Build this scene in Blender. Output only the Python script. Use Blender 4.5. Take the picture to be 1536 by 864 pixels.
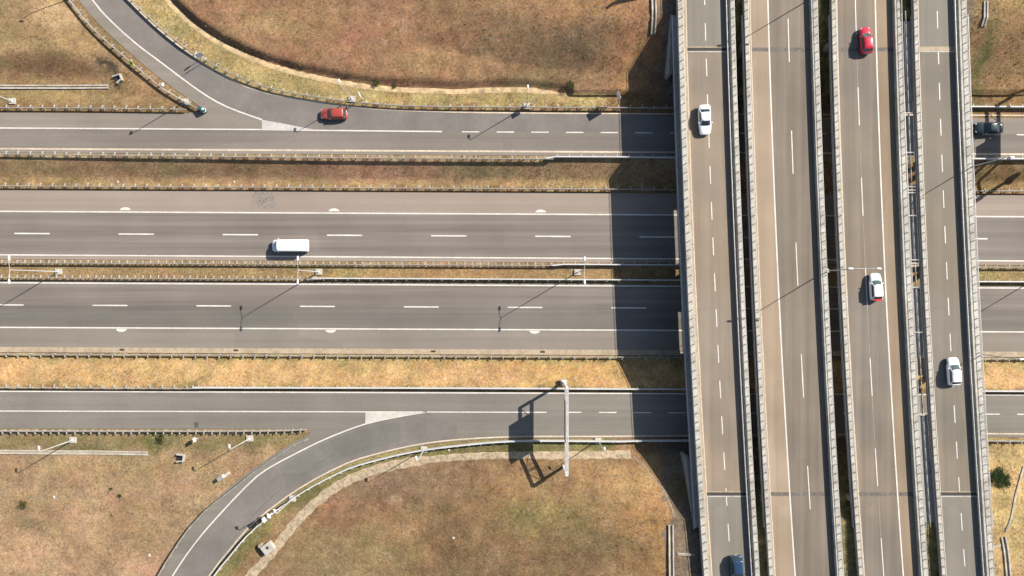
import bpy, bmesh, math, random
import numpy as np
from mathutils import Vector, Matrix
from mathutils.geometry import tessellate_polygon
random.seed(7); RNG = np.random.default_rng(7)
S = bpy.context.scene
for o in list(bpy.data.objects): bpy.data.objects.remove(o)
C = S.collection
# ------------------------------------------------------------------ camera, light, exposure
H = 110.0            # drone height (m)
K = 9.4              # photo pixels per metre on the lowest road
cam = bpy.data.cameras.new('camera'); co = bpy.data.objects.new('camera', cam); C.objects.link(co)
cam.sensor_width = 36; cam.lens = 36*H/(1536/K); cam.clip_start = 1; cam.clip_end = 9000
co.location = (0, 0, H); S.camera = co
SD = Vector((0.858*0.8, 0.513*0.8, 0.6)).normalized()      # towards the sun
w = bpy.data.worlds.new('World'); S.world = w; w.use_nodes = True
nt = w.node_tree; bg = nt.nodes['Background']
sky = nt.nodes.new('ShaderNodeTexSky'); sky.sky_type = 'NISHITA'; sky.sun_disc = False
sky.sun_elevation = math.asin(SD.z); sky.sun_rotation = math.atan2(SD.x, SD.y)
nt.links.new(sky.outputs[0], bg.inputs[0]); bg.inputs[1].default_value = 0.062
sl = bpy.data.lights.new('sun', 'SUN'); sl.energy = 4.2; sl.angle = math.radians(.5); sl.color = (1, .945, .86)
so = bpy.data.objects.new('sun', sl); C.objects.link(so); so.rotation_euler = SD.to_track_quat('Z', 'Y').to_euler(); so.location = (60, 40, 90)
S.view_settings.view_transform = 'Standard'; S.view_settings.look = 'None'
S.view_settings.exposure = 1.17; S.view_settings.gamma = 1

# ------------------------------------------------------------------ helpers
def W(px, py, z=0.0):
    f = (H-z)/H/K
    return Vector(((px-768)*f, (432-py)*f, z))
def P(pts, z): return [W(x, y, z) for x, y in pts]
def tag(o, label=None, cat=None, group=None, kind=None):
    if label: o['label'] = label
    if cat: o['category'] = cat
    if group: o['group'] = group
    if kind: o['kind'] = kind
    return o
def thing(name, loc, label, cat, group=None, rz=0):
    o = bpy.data.objects.new(name, None); C.objects.link(o); o.location = loc; o.rotation_euler = (0, 0, rz)
    o.empty_display_size = .3
    return tag(o, label, cat, group)
class MB:
    """collects shapes; build() links them as one mesh"""
    def __init__(s): s.v = []; s.f = []
    def add(s, vs, fs):
        b = len(s.v); s.v += [tuple(v) for v in vs]; s.f += [tuple(i+b for i in f) for f in fs]; return s
    def box(s, c, d, rz=0, taper=1.0):
        cx, cy, cz = c; dx, dy, dz = d[0]/2, d[1]/2, d[2]/2; cr, sr = math.cos(rz), math.sin(rz); vs = []
        for z, t in ((-dz, 1), (dz, taper)):
            for x, y in ((-dx, -dy), (dx, -dy), (dx, dy), (-dx, dy)):
                x *= t; y *= t
                vs.append((cx+x*cr-y*sr, cy+x*sr+y*cr, cz+z))
        return s.add(vs, [(3,2,1,0),(4,5,6,7),(0,1,5,4),(1,2,6,5),(2,3,7,6),(3,0,4,7)])
    def tube(s, a, b, r, r2=None, n=8):
        a = Vector(a); b = Vector(b); r2 = r if r2 is None else r2
        d = (b-a).normalized(); u = d.orthogonal().normalized(); w_ = d.cross(u); vs = []
        for p, q in ((a, r), (b, r2)):
            for i in range(n):
                t = 2*math.pi*i/n; vs.append(p+u*math.cos(t)*q+w_*math.sin(t)*q)
        fs = [(i, (i+1) % n, n+(i+1) % n, n+i) for i in range(n)]
        return s.add(vs, fs+[tuple(range(n))[::-1], tuple(range(n, 2*n))])
    def cyl(s, c, r, h, n=16, axis='z', r2=None):
        d = {'x': Vector((1,0,0)), 'y': Vector((0,1,0)), 'z': Vector((0,0,1))}[axis]; c = Vector(c)
        return s.tube(c-d*h/2, c+d*h/2, r, r2, n)
    def sweep(s, path, prof, closed=True, caps=True):
        """prof: (side, up) offsets; side is to the left of travel"""
        path = [Vector(p) for p in path]; n = len(path); m = len(prof); vs = []
        for i, p in enumerate(path):
            t = (path[min(i+1, n-1)]-path[max(i-1, 0)]); t.z = 0; t.normalize(); l = Vector((-t.y, t.x, 0))
            for a, b in prof: vs.append(p+l*a+Vector((0, 0, b)))
        fs = []
        for i in range(n-1):
            for j in range(m if closed else m-1):
                k = (j+1) % m; fs.append((i*m+j, i*m+k, (i+1)*m+k, (i+1)*m+j))
        if closed and caps: fs += [tuple(range(m))[::-1], tuple(range((n-1)*m, n*m))]
        return s.add(vs, fs)
    def build(s, name, mat, parent=None, smooth=False, bevel=0, local=False):
        org = Vector((0, 0, 0))
        if parent is not None and not local:
            root = parent
            while root.parent: root = root.parent
            org = root.location
        me = bpy.data.meshes.new(name); me.from_pydata([(x-org.x, y-org.y, z-org.z) for x, y, z in s.v], [], s.f)
        bm = bmesh.new(); bm.from_mesh(me); bmesh.ops.recalc_face_normals(bm, faces=bm.faces); bm.to_mesh(me); bm.free()
        me.materials.append(mat); o = bpy.data.objects.new(name, me); C.objects.link(o)
        if parent is not None: o.parent = parent
        if smooth:
            for p in me.polygons: p.use_smooth = True
        if bevel:
            md = o.modifiers.new('bevel', 'BEVEL'); md.width = bevel; md.segments = 2; md.limit_method = 'ANGLE'
        return o
def sheet(name, poly, z, mat, parent=None):
    """flat polygon lying face up"""
    vs = [Vector((p[0], p[1], z)) for p in poly]
    tris = tessellate_polygon([[Vector((v.x, v.y, 0)) for v in vs]])
    fs = []
    for t in tris:
        a, b, c = (vs[i] for i in t)
        fs.append(t if (b-a).cross(c-a).z > 0 else t[::-1])
    me = bpy.data.meshes.new(name); me.from_pydata([tuple(v) for v in vs], [], fs); me.materials.append(mat)
    o = bpy.data.objects.new(name, me); C.objects.link(o)
    if parent: o.parent = parent
    return o
def smooth_path(pts, step=1.2):
    """Catmull-Rom through points, resampled"""
    pts = [Vector(p) for p in pts]; out = []
    for i in range(len(pts)-1):
        p0 = pts[max(i-1, 0)]; p1 = pts[i]; p2 = pts[i+1]; p3 = pts[min(i+2, len(pts)-1)]
        n = max(1, int((p2-p1).length/step))
        for k in range(n):
            t = k/n
            out.append(.5*((2*p1)+(p2-p0)*t+(2*p0-5*p1+4*p2-p3)*t*t+(3*p1-p0-3*p2+p3)*t**3))
    out.append(pts[-1]); return out
def walk(path, spacing, start=0.0):
    """points and headings at equal distances"""
    out = []; d = start; acc = 0
    for a, b in zip(path[:-1], path[1:]):
        L = (b-a).length
        while d <= acc+L and L > 0:
            t = (d-acc)/L; out.append((a.lerp(b, t), math.atan2((b-a).y, (b-a).x))); d += spacing
        acc += L
    return out

# ------------------------------------------------------------------ materials
def mk(name):
    m = bpy.data.materials.new(name); m.use_nodes = True
    return m, m.node_tree.nodes, m.node_tree.links, m.node_tree.nodes['Principled BSDF']
def plain(name, col, rough=.5, metal=0.0, spec=.5, coat=0.0):
    m, N, L, b = mk(name); b.inputs['Base Color'].default_value = (*col, 1)
    b.inputs['Roughness'].default_value = rough; b.inputs['Metallic'].default_value = metal
    b.inputs['Specular IOR Level'].default_value = spec; b.inputs['Coat Weight'].default_value = coat
    tc = N.new('ShaderNodeTexCoord'); n = N.new('ShaderNodeTexNoise'); n.inputs['Scale'].default_value = 6; n.inputs['Detail'].default_value = 4
    L.new(tc.outputs['Object'], n.inputs[0])
    mr = N.new('ShaderNodeMapRange'); mr.inputs[1].default_value = .3; mr.inputs[2].default_value = .7; mr.inputs[3].default_value = rough*.85; mr.inputs[4].default_value = min(1, rough*1.2)
    L.new(n.outputs[0], mr.inputs[0]); L.new(mr.outputs[0], b.inputs['Roughness'])
    return m
def noise(N, L, vec, scale, detail=4, rough=.55):
    n = N.new('ShaderNodeTexNoise'); n.inputs['Scale'].default_value = scale; n.inputs['Detail'].default_value = detail
    n.inputs['Roughness'].default_value = rough; L.new(vec, n.inputs['Vector']); return n.outputs[0]
def mapr(N, L, v, a, b, c, d):
    m = N.new('ShaderNodeMapRange'); L.new(v, m.inputs[0])
    for i, x in enumerate((a, b, c, d)): m.inputs[i+1].default_value = x
    return m.outputs[0]
def mul(N, L, a, b):
    m = N.new('ShaderNodeMath'); m.operation = 'MULTIPLY'; L.new(a, m.inputs[0]); L.new(b, m.inputs[1]); return m.outputs[0]
def cmul(N, L, col, f):
    m = N.new('ShaderNodeVectorMath'); m.operation = 'SCALE'
    if isinstance(col, tuple): m.inputs[0].default_value = col
    else: L.new(col, m.inputs[0])
    L.new(f, m.inputs['Scale']); return m.outputs[0]
def cmix(N, L, a, b, f):
    m = N.new('ShaderNodeMix'); m.data_type = 'RGBA'; L.new(f, m.inputs[0])
    for i, x in ((6, a), (7, b)):
        if isinstance(x, tuple): m.inputs[i].default_value = (*x, 1)
        else: L.new(x, m.inputs[i])
    return m.outputs[2]
def asphalt(name, col, streak='x', track=.18, col2=None, blot=.12):
    m, N, L, b = mk(name); tc = N.new('ShaderNodeTexCoord').outputs['Object']
    mp = N.new('ShaderNodeMapping'); L.new(tc, mp.inputs[0])
    mp.inputs['Scale'].default_value = (.012, 1, 1) if streak == 'x' else (1, .012, 1)
    if streak == 'y': mp.inputs['Rotation'].default_value = (0, 0, math.radians(2.9))
    if streak == 'r': mp.inputs['Scale'].default_value = (.35, .35, 1)
    s1 = mapr(N, L, noise(N, L, mp.outputs[0], .9, 3), .32, .68, 1-track, 1+track)
    s2 = mapr(N, L, noise(N, L, mp.outputs[0], 4.0, 2), .3, .7, 1-track*.35, 1+track*.35)
    big = mapr(N, L, noise(N, L, tc, .07, 4), .3, .7, 1-blot, 1+blot)
    fine = mapr(N, L, noise(N, L, tc, 9, 5, .75), .25, .75, .80, 1.20)
    v = N.new('ShaderNodeTexVoronoi'); v.inputs['Scale'].default_value = 1.6; L.new(tc, v.inputs['Vector'])
    spk = mapr(N, L, v.outputs['Distance'], .02, .12, 1.22, 1.0)
    # rectangular paving patches, sealed cracks
    mp2 = N.new('ShaderNodeMapping'); L.new(tc, mp2.inputs[0]); mp2.inputs['Scale'].default_value = (.045, .28, 1) if streak == 'x' else ((.28, .05, 1) if streak == 'y' else (.1, .1, 1))
    vb = N.new('ShaderNodeTexVoronoi'); vb.distance = 'CHEBYCHEV'; vb.inputs['Scale'].default_value = 1.0; vb.inputs['Randomness'].default_value = .9; L.new(mp2.outputs[0], vb.inputs['Vector'])
    sx = N.new('ShaderNodeSeparateColor'); L.new(vb.outputs['Color'], sx.inputs[0]); pat = mapr(N, L, sx.outputs[0], .55, 1.0, 1.0, .91)
    vc = N.new('ShaderNodeTexVoronoi'); vc.feature = 'DISTANCE_TO_EDGE'; vc.inputs['Scale'].default_value = .16
    nz = N.new('ShaderNodeTexNoise'); nz.inputs['Scale'].default_value = .8; nz.inputs['Detail'].default_value = 5; L.new(tc, nz.inputs['Vector'])
    ad = N.new('ShaderNodeMix'); ad.data_type = 'VECTOR'; ad.inputs[0].default_value = .25; L.new(tc, ad.inputs[4]); L.new(nz.outputs['Color'], ad.inputs[5]); L.new(ad.outputs[1], vc.inputs['Vector'])
    crack = mapr(N, L, vc.outputs['Distance'], .001, .010, .86, 1.0); cm = mapr(N, L, noise(N, L, tc, .06, 2), .55, .66, 0, 1)
    one = N.new('ShaderNodeMix'); L.new(cm, one.inputs[0]); one.inputs[2].default_value = 1; L.new(crack, one.inputs[3])
    dr = mapr(N, L, noise(N, L, tc, 1.1, 6, .8), .66, .74, 1.0, .80)
    f = mul(N, L, mul(N, L, mul(N, L, mul(N, L, s1, s2), mul(N, L, big, fine)), spk), mul(N, L, mul(N, L, pat, one.outputs[0]), dr))
    col = (col[0]*1.06, col[1]*.99, col[2]*.90); col2 = (col2[0]*1.05, col2[1]*.99, col2[2]*.92) if col2 else None
    c = col
    if col2: c = cmix(N, L, col, col2, mapr(N, L, noise(N, L, tc, .05, 3), .42, .6, 0, 1))
    L.new(cmul(N, L, c, f), b.inputs['Base Color']); b.inputs['Roughness'].default_value = .85
    b.inputs['Specular IOR Level'].default_value = .25
    bp = N.new('ShaderNodeBump'); bp.inputs['Strength'].default_value = .25; bp.inputs['Distance'].default_value = .02
    L.new(noise(N, L, tc, 25, 3, .8), bp.inputs['Height']); L.new(bp.outputs[0], b.inputs['Normal'])
    return m
def rough_mat(name, col, var=.2, scale=2.0, rough=.85, col2=None, bump=.3, metal=0):
    m, N, L, b = mk(name); tc = N.new('ShaderNodeTexCoord').outputs['Object']
    f = mul(N, L, mapr(N, L, noise(N, L, tc, scale, 5, .65), .3, .7, 1-var, 1+var), mapr(N, L, noise(N, L, tc, scale*.12, 3), .3, .7, 1-var*.6, 1+var*.6))
    c = cmix(N, L, col, col2, mapr(N, L, noise(N, L, tc, scale*.4, 4), .45, .62, 0, 1)) if col2 else col
    L.new(cmul(N, L, c, f), b.inputs['Base Color']); b.inputs['Roughness'].default_value = rough; b.inputs['Metallic'].default_value = metal
    b.inputs['Specular IOR Level'].default_value = .3
    bp = N.new('ShaderNodeBump'); bp.inputs['Strength'].default_value = bump; bp.inputs['Distance'].default_value = .03
    L.new(noise(N, L, tc, scale*5, 4, .7), bp.inputs['Height']); L.new(bp.outputs[0], b.inputs['Normal'])
    return m
M = {}
M['lane_hi'] = asphalt('worn_motorway_asphalt', (.150, .138, .130), 'x', .17)
M['lane_lo'] = asphalt('dark_motorway_asphalt', (.124, .119, .112), 'x', .16)
M['shoulder_hi'] = asphalt('pale_shoulder_asphalt', (.225, .196, .176), 'x', .07, blot=.08)
M['shoulder_lo'] = asphalt('grey_shoulder_asphalt', (.172, .160, .145), 'x', .07)
M['side_hi'] = asphalt('side_road_asphalt', (.180, .166, .152), 'x', .08)
M['side_lo'] = asphalt('lower_side_road_asphalt', (.155, .149, .137), 'x', .08)
M['ramp'] = asphalt('ramp_asphalt', (.142, .136, .132), 'r', .10)
M['deck_tan'] = asphalt('tan_deck_asphalt', (.205, .170, .134), 'y', .09, (.180, .155, .128), .15)
M['deck_grey'] = asphalt('grey_deck_asphalt', (.165, .158, .142), 'y', .09)
M['deck_lane'] = asphalt('deck_lane_asphalt', (.152, .133, .113), 'y', .17, None, .16)
M['deck_brown'] = asphalt('brown_deck_asphalt', (.170, .144, .116), 'y', .14, (.148, .133, .116), .15)
M['deck_shoulder'] = asphalt('sandy_deck_shoulder', (.265, .218, .168), 'y', .07, (.235, .188, .14), .14)
M['deck_four'] = asphalt('olive_grey_deck_asphalt', (.166, .146, .118), 'y', .08, (.146, .136, .119), .14)
M['paint'] = rough_mat('road_paint', (.52, .485, .43), .22, 4, .6, bump=.1)
M['paint_worn'] = rough_mat('worn_road_paint', (.33, .29, .25), .35, 5, .7, bump=.1)
M['paint_warm'] = rough_mat('warm_road_paint', (.47, .385, .29), .25, 3, .6, bump=.1)
M['concrete'] = rough_mat('pale_concrete', (.385, .36, .31), .2, 1.6, .85, (.30, .275, .23))
M['concrete_grey'] = rough_mat('grey_concrete', (.25, .24, .225), .2, 1.5, .85)
M['concrete_tan'] = rough_mat('tan_concrete', (.34, .27, .19), .16, 1.8, .9, (.28, .22, .15))
M['steel'] = rough_mat('galvanised_steel', (.46, .45, .43), .12, 4, .55, bump=.05, metal=.15)
M['post_steel'] = rough_mat('post_steel', (.40, .385, .36), .15, 4, .6, bump=.05)
M['rail_steel'] = rough_mat('weathered_rail_steel', (.25, .235, .21), .25, 3, .6, bump=.05)
M['barrier'] = rough_mat('pale_barrier_steel', (.46, .45, .43), .12, 3, .55, bump=.05)
M['pipe_steel'] = rough_mat('dull_pipe_steel', (.22, .215, .20), .2, 4, .6)
M['steel_white'] = rough_mat('white_painted_steel', (.72, .70, .69), .06, 4, .5, bump=.03)
M['steel_dark'] = rough_mat('dull_steel', (.20, .19, .175), .15, 4, .6, bump=.05, metal=.2)
M['soil'] = rough_mat('pale_dirt', (.50, .36, .20), .18, 2.5, .95, (.31, .23, .13), bump=.6)
M['gravel'] = rough_mat('pale_gravel', (.36, .28, .19), .3, 5, .95, (.24, .19, .115), bump=.9)
M['tar'] = rough_mat('dark_rubber_joint', (.045, .04, .036), .3, 4, .8)
M['tar_faint'] = rough_mat('faded_tar', (.115, .10, .085), .4, 2.5, .85, (.155, .134, .11))
M['scuff'] = rough_mat('grey_tyre_scuff', (.165, .146, .130), .3, 5, .85, (.205, .18, .16))
M['hole'] = plain('black_opening', (.012, .011, .01), .9)
M['black'] = plain('black_plastic', (.02, .02, .02), .5)
M['rust'] = rough_mat('rusty_iron', (.09, .06, .04), .3, 8, .8)
M['teal'] = plain('teal_plastic', (.03, .09, .095), .4)
M['lime'] = plain('lime_reflective_sheet', (.55, .72, .08), .4)
M['blue_sign'] = plain('blue_sign_sheet', (.02, .08, .30), .45)
M['sign_grey'] = rough_mat('grey_aluminium_sheet', (.30, .31, .31), .1, 3, .5, bump=.02)
M['white_plastic'] = plain('white_plastic', (.62, .61, .59), .4)
M['glass'] = plain('tinted_glass', (.018, .026, .028), .08, spec=.8)
M['glass_pale'] = plain('pale_windscreen_glass', (.055, .085, .08), .10, spec=.9)
M['tyre'] = plain('tyre_rubber', (.02, .02, .02), .85)
M['rim'] = plain('alloy_rim', (.45, .45, .46), .3, .9)
M['lamp_red'] = plain('tail_lamp_red', (.42, .02, .02), .25)
M['lamp_clear'] = plain('headlamp_lens', (.7, .7, .68), .12)
M['red_a'] = plain('faded_red_paint', (.30, .05, .035), .32, coat=.5)
M['red_b'] = plain('crimson_paint', (.42, .012, .03), .22, coat=.8)
M['white_car'] = plain('white_car_paint', (.74, .73, .72), .28, coat=.6)
M['blue_car'] = plain('steel_blue_paint', (.028, .06, .12), .2, .35, coat=.8)
M['teal_car'] = plain('dark_teal_paint', (.022, .036, .040), .2, .3, coat=.8)

# ------------------------------------------------------------------ terrain
def ss(x, a, b):
    t = np.clip((x-a)/(b-a), 0, 1); return t*t*(3-2*t)
R_UP_R = [(95,-110),(150,-45),(191,0),(228,37),(268,70),(298,93),(338,117),(368,132),(398,142),(440,150),(490,157),(560,165.5),(680,170.5),(800,171.5),(1010,174)]
R_UP_L = [(20,-130),(70,-65),(118,0),(150,38),(205,88),(250,125),(290,153),(306,164)]
R_LO_R = [(1010,656.5),(900,657.5),(770,657.5),(680,662.5),(620,670.5),(560,684.5),(520,697.5),(470,722.5),(430,747.5),(400,770),(370,797),(345,827),(315,866),(285,930),(265,990)]
R_LO_L = [(466,647),(462,653),(440,664),(400,689),(375,707),(340,735),(313,760),(290,786),(265,822),(240,864),(205,930),(180,990)]
PATH_T = [(205,-60),(243,-12),(262,12),(290,38),(330,65),(365,82),(405,98),(460,113),(520,125),(560,131),(600,134),(680,137),(740,135),(790,135),(848,141)]
PATH_B = [(340,905),(378,862),(410,826),(440,788),(470,757),(505,730),(545,711),(590,698),(640,690),(700,685),(760,683),(850,682),(945,680)]
def g(px, py, z): return 768+(px-768)*(1-z/H), 432+(py-432)*(1-z/H)
def dist_to(GX, GY, pts, z):
    best = np.full(GX.shape, 1e9)
    q = [g(x, y, z) for x, y in pts]
    for (ax, ay), (bx, by) in zip(q[:-1], q[1:]):
        dx, dy = bx-ax, by-ay; t = np.clip(((GX-ax)*dx+(GY-ay)*dy)/(dx*dx+dy*dy+1e-9), 0, 1)
        best = np.minimum(best, np.hypot(GX-ax-t*dx, GY-ay-t*dy))
    return best
def inside(GX, GY, pts, z):
    q = [g(x, y, z) for x, y in pts]; c = np.zeros(GX.shape, bool)
    for (ax, ay), (bx, by) in zip(q, q[1:]+q[:1]):
        if ay == by: continue
        c ^= ((ay > GY) != (by > GY)) & (GX < (bx-ax)*(GY-ay)/(by-ay)+ax)
    return c
_g = np.random.default_rng(3); _ph = _g.uniform(0, 6.28, (24, 2)); _an = _g.uniform(0, 6.28, 24)
def lump(GX, GY, wl, k0, k=6):
    s = np.zeros(GX.shape)
    for i in range(k0, k0+k):
        L_ = wl*(.6+.12*(i-k0)*1.3); a = _an[i]
        s += np.sin((GX*np.cos(a)+GY*np.sin(a))/L_*6.28+_ph[i, 0]+.8*np.sin((GX*np.sin(a)-GY*np.cos(a))/L_*3.1+_ph[i, 1]))
    return s/k
ROADPOLY_UP = [(-800,165)]+[(-800,235),(2400,252),(2400,176)]+R_UP_R[::-1]+R_UP_L+[(270,167)]
ROADPOLY_LO = [(-800,577),(2400,590),(2400,662)]+R_LO_R+R_LO_L[::-1]+[(455,643)]+[(-800,642)]
def height(X, Y):
    X = np.asarray(X, float); Y = np.asarray(Y, float)
    GX = 768+X*K; GY = 432-Y*K; v = GY-.005*GX
    z = np.interp(v, [-3000, 160, 240, 265, 272, 280, 534, 575, 9000], [1.45, 1.45, 1.45, -.25, -.22, -.06, -.06, 1.45, 1.45])
    # field mounds
    top = inside(GX, GY, PATH_T+[(860,141),(2400,141),(2400,-900),(205,-900)], 1.5)
    dT = dist_to(GX, GY, PATH_T, 1.5)
    z = z+np.where(top, 1.05*ss(dT, 3, 15)*ss(GX, 0, 10), 0)*(1-ss(GX, 1500, 1600))
    tl = (v < 122)*(1-ss(GX-(.9*GY), 60, 125)*0)
    dR = np.minimum(dist_to(GX, GY, R_UP_L, 1.5), dist_to(GX, GY, R_UP_R, 1.5))
    lefttop = (~top)*(v < 140)*(GX < 260)*ss(dist_to(GX, GY, R_UP_L, 1.5), 10, 70)
    z = z+lefttop*(1.5*(1-ss(v, 82, 122)))*inside(GX, GY, [(-4000,-4000)]+[(30-900,-900)]+R_UP_L+[(-4000,164)], 1.5)
    # abutment embankments at both ends of the bridge
    for sgn, v0, sc, hgt in ((1, 44, 87, 5.15), (-1, 754, 94, 5.3)):
        dy = np.maximum((v-v0) if sgn > 0 else (v0-v), 0)/sc
        dx = np.maximum(np.maximum((975-GX)/ (430 if sgn > 0 else 330), (GX-1440)/420), 0)
        r = np.sqrt(dx*dx+dy*dy); z = np.where(r < 1, np.maximum(z, 1.45+hgt*np.clip(1-r, 0, 1)), z)
    # road beds stay flat
    bed = np.minimum(dist_to(GX, GY, R_UP_R, 1.5), dist_to(GX, GY, R_UP_L, 1.5))
    bed = np.minimum(bed, np.minimum(dist_to(GX, GY, R_LO_R, 1.5), dist_to(GX, GY, R_LO_L, 1.5)))
    on = inside(GX, GY, ROADPOLY_UP, 1.5) | inside(GX, GY, ROADPOLY_LO, 1.5)
    bed = np.where(on, 0, bed)
    m = ss(bed, 8, 24)
    z = np.where((v < 236) | (v > 580), 1.45+(z-1.45)*m, z)
    fieldmask = np.where((v < 160) | (v > 668), m, 0)
    z = z+fieldmask*(.16*lump(GX, GY, 140, 0)+.07*lump(GX, GY, 45, 6)+.03*lump(GX, GY, 14, 12))
    strip = ((v > 244) & (v < 276)) | ((v > 540) & (v < 572))
    z = z+np.where(strip, .04*lump(GX, GY, 40, 6), 0)
    far = np.hypot(X, Y)
    return z
def hz(px, py, z0=1.5):
    for _ in range(3):
        p = W(px, py, z0); z0 = float(height(np.array([p.x]), np.array([p.y]))[0])
    return z0
def axis(lo, hi, step, far):
    c = list(np.arange(lo, hi+step/2, step)); s = step; a = hi; out = []
    while a < far: s *= 1.35; a += s; out.append(a)
    s = step; a = lo; o2 = []
    while a > -far: s *= 1.35; a -= s; o2.append(a)
    return np.array(o2[::-1]+c+out)
xs = axis(-92, 92, .36, 4000); ys = axis(-56, 56, .36, 4000)
XX, YY = np.meshgrid(xs, ys); ZZ = height(XX, YY)
GXX = 768+XX*K; GYY = 432-YY*K
# ground cover colour by place (mostly soil and grass colour)
base = np.zeros(XX.shape+(3,)); base[:] = (.200, .128, .058)
WX = GXX+14*lump(GXX, GYY, 60, 2)+6*lump(GXX, GYY, 18, 9); WY = GYY+12*lump(GXX, GYY, 55, 8)+5*lump(GXX, GYY, 17, 14)
def lay(mask, col):
    global base
    mask = np.clip(mask, 0, 1)[..., None]; base = base*(1-mask)+np.array(col)*mask
def blob(x, y, rx, ry, col, wgt=1.0):
    lay(wgt*np.exp(-((WX-x)/rx)**2-((WY-y)/ry)**2), col)
V = WY-.005*WX
uptop = inside(GXX, GYY, PATH_T+[(860,141),(2400,141),(2400,-900),(205,-900)], 1.5)*1.0
lay(uptop*.9, (.215, .122, .066))
for a in [(430,45,80,22,(.27,.185,.085),.7),(330,10,60,18,(.25,.15,.075),.6),(640,100,60,16,(.27,.18,.08),.7),(700,15,90,16,(.25,.17,.08),.6),(530,60,50,30,(.23,.12,.07),.6),
          (880,30,60,20,(.33,.19,.085),.8),(940,95,28,40,(.34,.18,.08),.8),(600,20,40,30,(.24,.13,.08),.5),(850,85,55,40,(.125,.098,.055),.75),(800,125,60,14,(.15,.13,.06),.6),(760,70,40,30,(.19,.145,.075),.5)]: blob(*a)
tlm = ((WY < 163) & (WX < 330) & (uptop < .5))*1.0
lay(tlm*.9, (.245, .170, .083))
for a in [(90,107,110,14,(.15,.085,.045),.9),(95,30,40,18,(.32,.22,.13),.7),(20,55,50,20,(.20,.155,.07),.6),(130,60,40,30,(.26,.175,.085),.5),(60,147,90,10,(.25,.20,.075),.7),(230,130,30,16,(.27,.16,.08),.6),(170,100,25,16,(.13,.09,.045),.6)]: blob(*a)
for t_ in np.linspace(0, 1, 7): blob(168+22*t_, 97+36*t_**1.3, 7, 6, (.035,.03,.024), .85)  # very dark crescent next to the culvert mouth
verge = (~(uptop > .5))*(WY < 165)*(WX > 205)*(WX < 960)*(dist_to(GXX, GYY, PATH_T, 1.5) < 60)*1.0
lay(verge*.85, (.300, .235, .098))
lay(ss(V, 236, 241)*(1-ss(V, 276, 281))*.95, (.25, .165, .088))
for a in [(560,255,170,18,(.28,.155,.095),.8),(260,257,26,12,(.15,.14,.06),.7),(720,256,60,12,(.165,.145,.068),.7),(60,250,60,14,(.22,.165,.072),.7),(860,272,90,8,(.30,.22,.09),.7),(380,250,50,12,(.17,.105,.052),.6)]: blob(*a)
lay(ss(V, 268, 272)*(1-ss(V, 277, 281))*.6, (.27, .20, .085)); lay(ss(V, 227, 230)*(1-ss(V, 236, 240))*.8, (.30, .235, .125))
lay(ss(V, 386, 390)*(1-ss(V, 424, 428))*.9, (.235, .165, .078)); lay(ss(V, 387, 389)*(1-ss(V, 393, 396))*.7, (.27, .21, .13))
for a in [(700,406,120,8,(.27,.155,.07),.6),(520,406,50,8,(.24,.19,.07),.6)]: blob(*a)
lay(ss(V, 531, 535)*(1-ss(V, 574, 579)), (.37, .238, .105))
for a in [(540,550,60,16,(.33,.25,.10),.55),(850,555,90,20,(.36,.225,.082),.8),(730,560,60,14,(.37,.225,.11),.6),(330,538,16,5,(.17,.17,.05),.7)]: blob(*a)
lay(ss(V, 532, 534)*(1-ss(V, 538, 544))*.6, (.23, .20, .08)); lay(ss(V, 570, 574)*(1-ss(V, 577, 580))*.5, (.25, .20, .08))
low = (WY > 655)*1.0
lay(low*.95, (.195, .125, .062))
bl = inside(GXX, GYY, [(-4000,642),(455,643)]+R_LO_L+[(180,4000),(-4000,4000)], 1.5)*1.0
lay(bl*.95, (.275, .190, .105))
for a in [(60,830,150,60,(.345,.228,.128),.85),(220,850,60,40,(.32,.20,.125),.6),(100,765,90,24,(.25,.16,.09),.6),(60,745,50,16,(.22,.18,.085),.5),(200,790,50,60,(.27,.185,.09),.5),(330,690,60,25,(.27,.18,.09),.6),(180,700,140,14,(.29,.205,.095),.6)]: blob(*a)
lay(bl*ss(V, 640, 646)*(1-ss(V, 664, 672))*.8, (.17, .14, .062)); blob(240, 660, 16, 10, (.09, .105, .03), .9); blob(150, 668, 50, 7, (.12, .12, .045), .8); blob(390, 656, 30, 7, (.16, .15, .055), .6)
lob = inside(GXX, GYY, R_LO_R+[(265,4000),(1010,4000)], 1.5)*1.0
for a in [(600,720,120,40,(.185,.125,.078),.8),(520,760,50,22,(.215,.10,.06),.55),(660,800,150,60,(.190,.122,.058),.7),(500,840,80,40,(.22,.165,.085),.7),(560,820,40,30,(.18,.15,.065),.5),
          (760,730,60,30,(.215,.13,.06),.6),(840,760,60,30,(.22,.175,.065),.6),(960,760,60,55,(.32,.185,.078),.85),(1000,830,60,50,(.28,.17,.07),.7),(880,800,50,40,(.155,.115,.055),.7),(780,760,40,20,(.20,.18,.065),.5),(930,710,60,20,(.33,.215,.095),.7),(700,850,70,30,(.155,.105,.052),.6)]: lay(lob*a[5]*np.exp(-((WX-a[0])/a[2])**2-((WY-a[1])/a[3])**2), a[4])
dl = dist_to(GXX, GYY, R_LO_R[1:], 1.5)
lay(lob*(1-ss(dl, 16, 30))*.85, (.145, .140, .052)); lay(lob*(1-ss(dl, 3, 7))*.8, (.24, .20, .08))
blob(430, 775, 35, 20, (.29, .20, .10), .6)
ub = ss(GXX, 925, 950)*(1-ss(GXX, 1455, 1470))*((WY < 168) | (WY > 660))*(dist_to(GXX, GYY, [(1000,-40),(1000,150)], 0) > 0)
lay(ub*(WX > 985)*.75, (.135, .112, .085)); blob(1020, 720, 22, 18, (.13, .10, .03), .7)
rg = ss(GXX, 1415, 1425)*1.0
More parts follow.
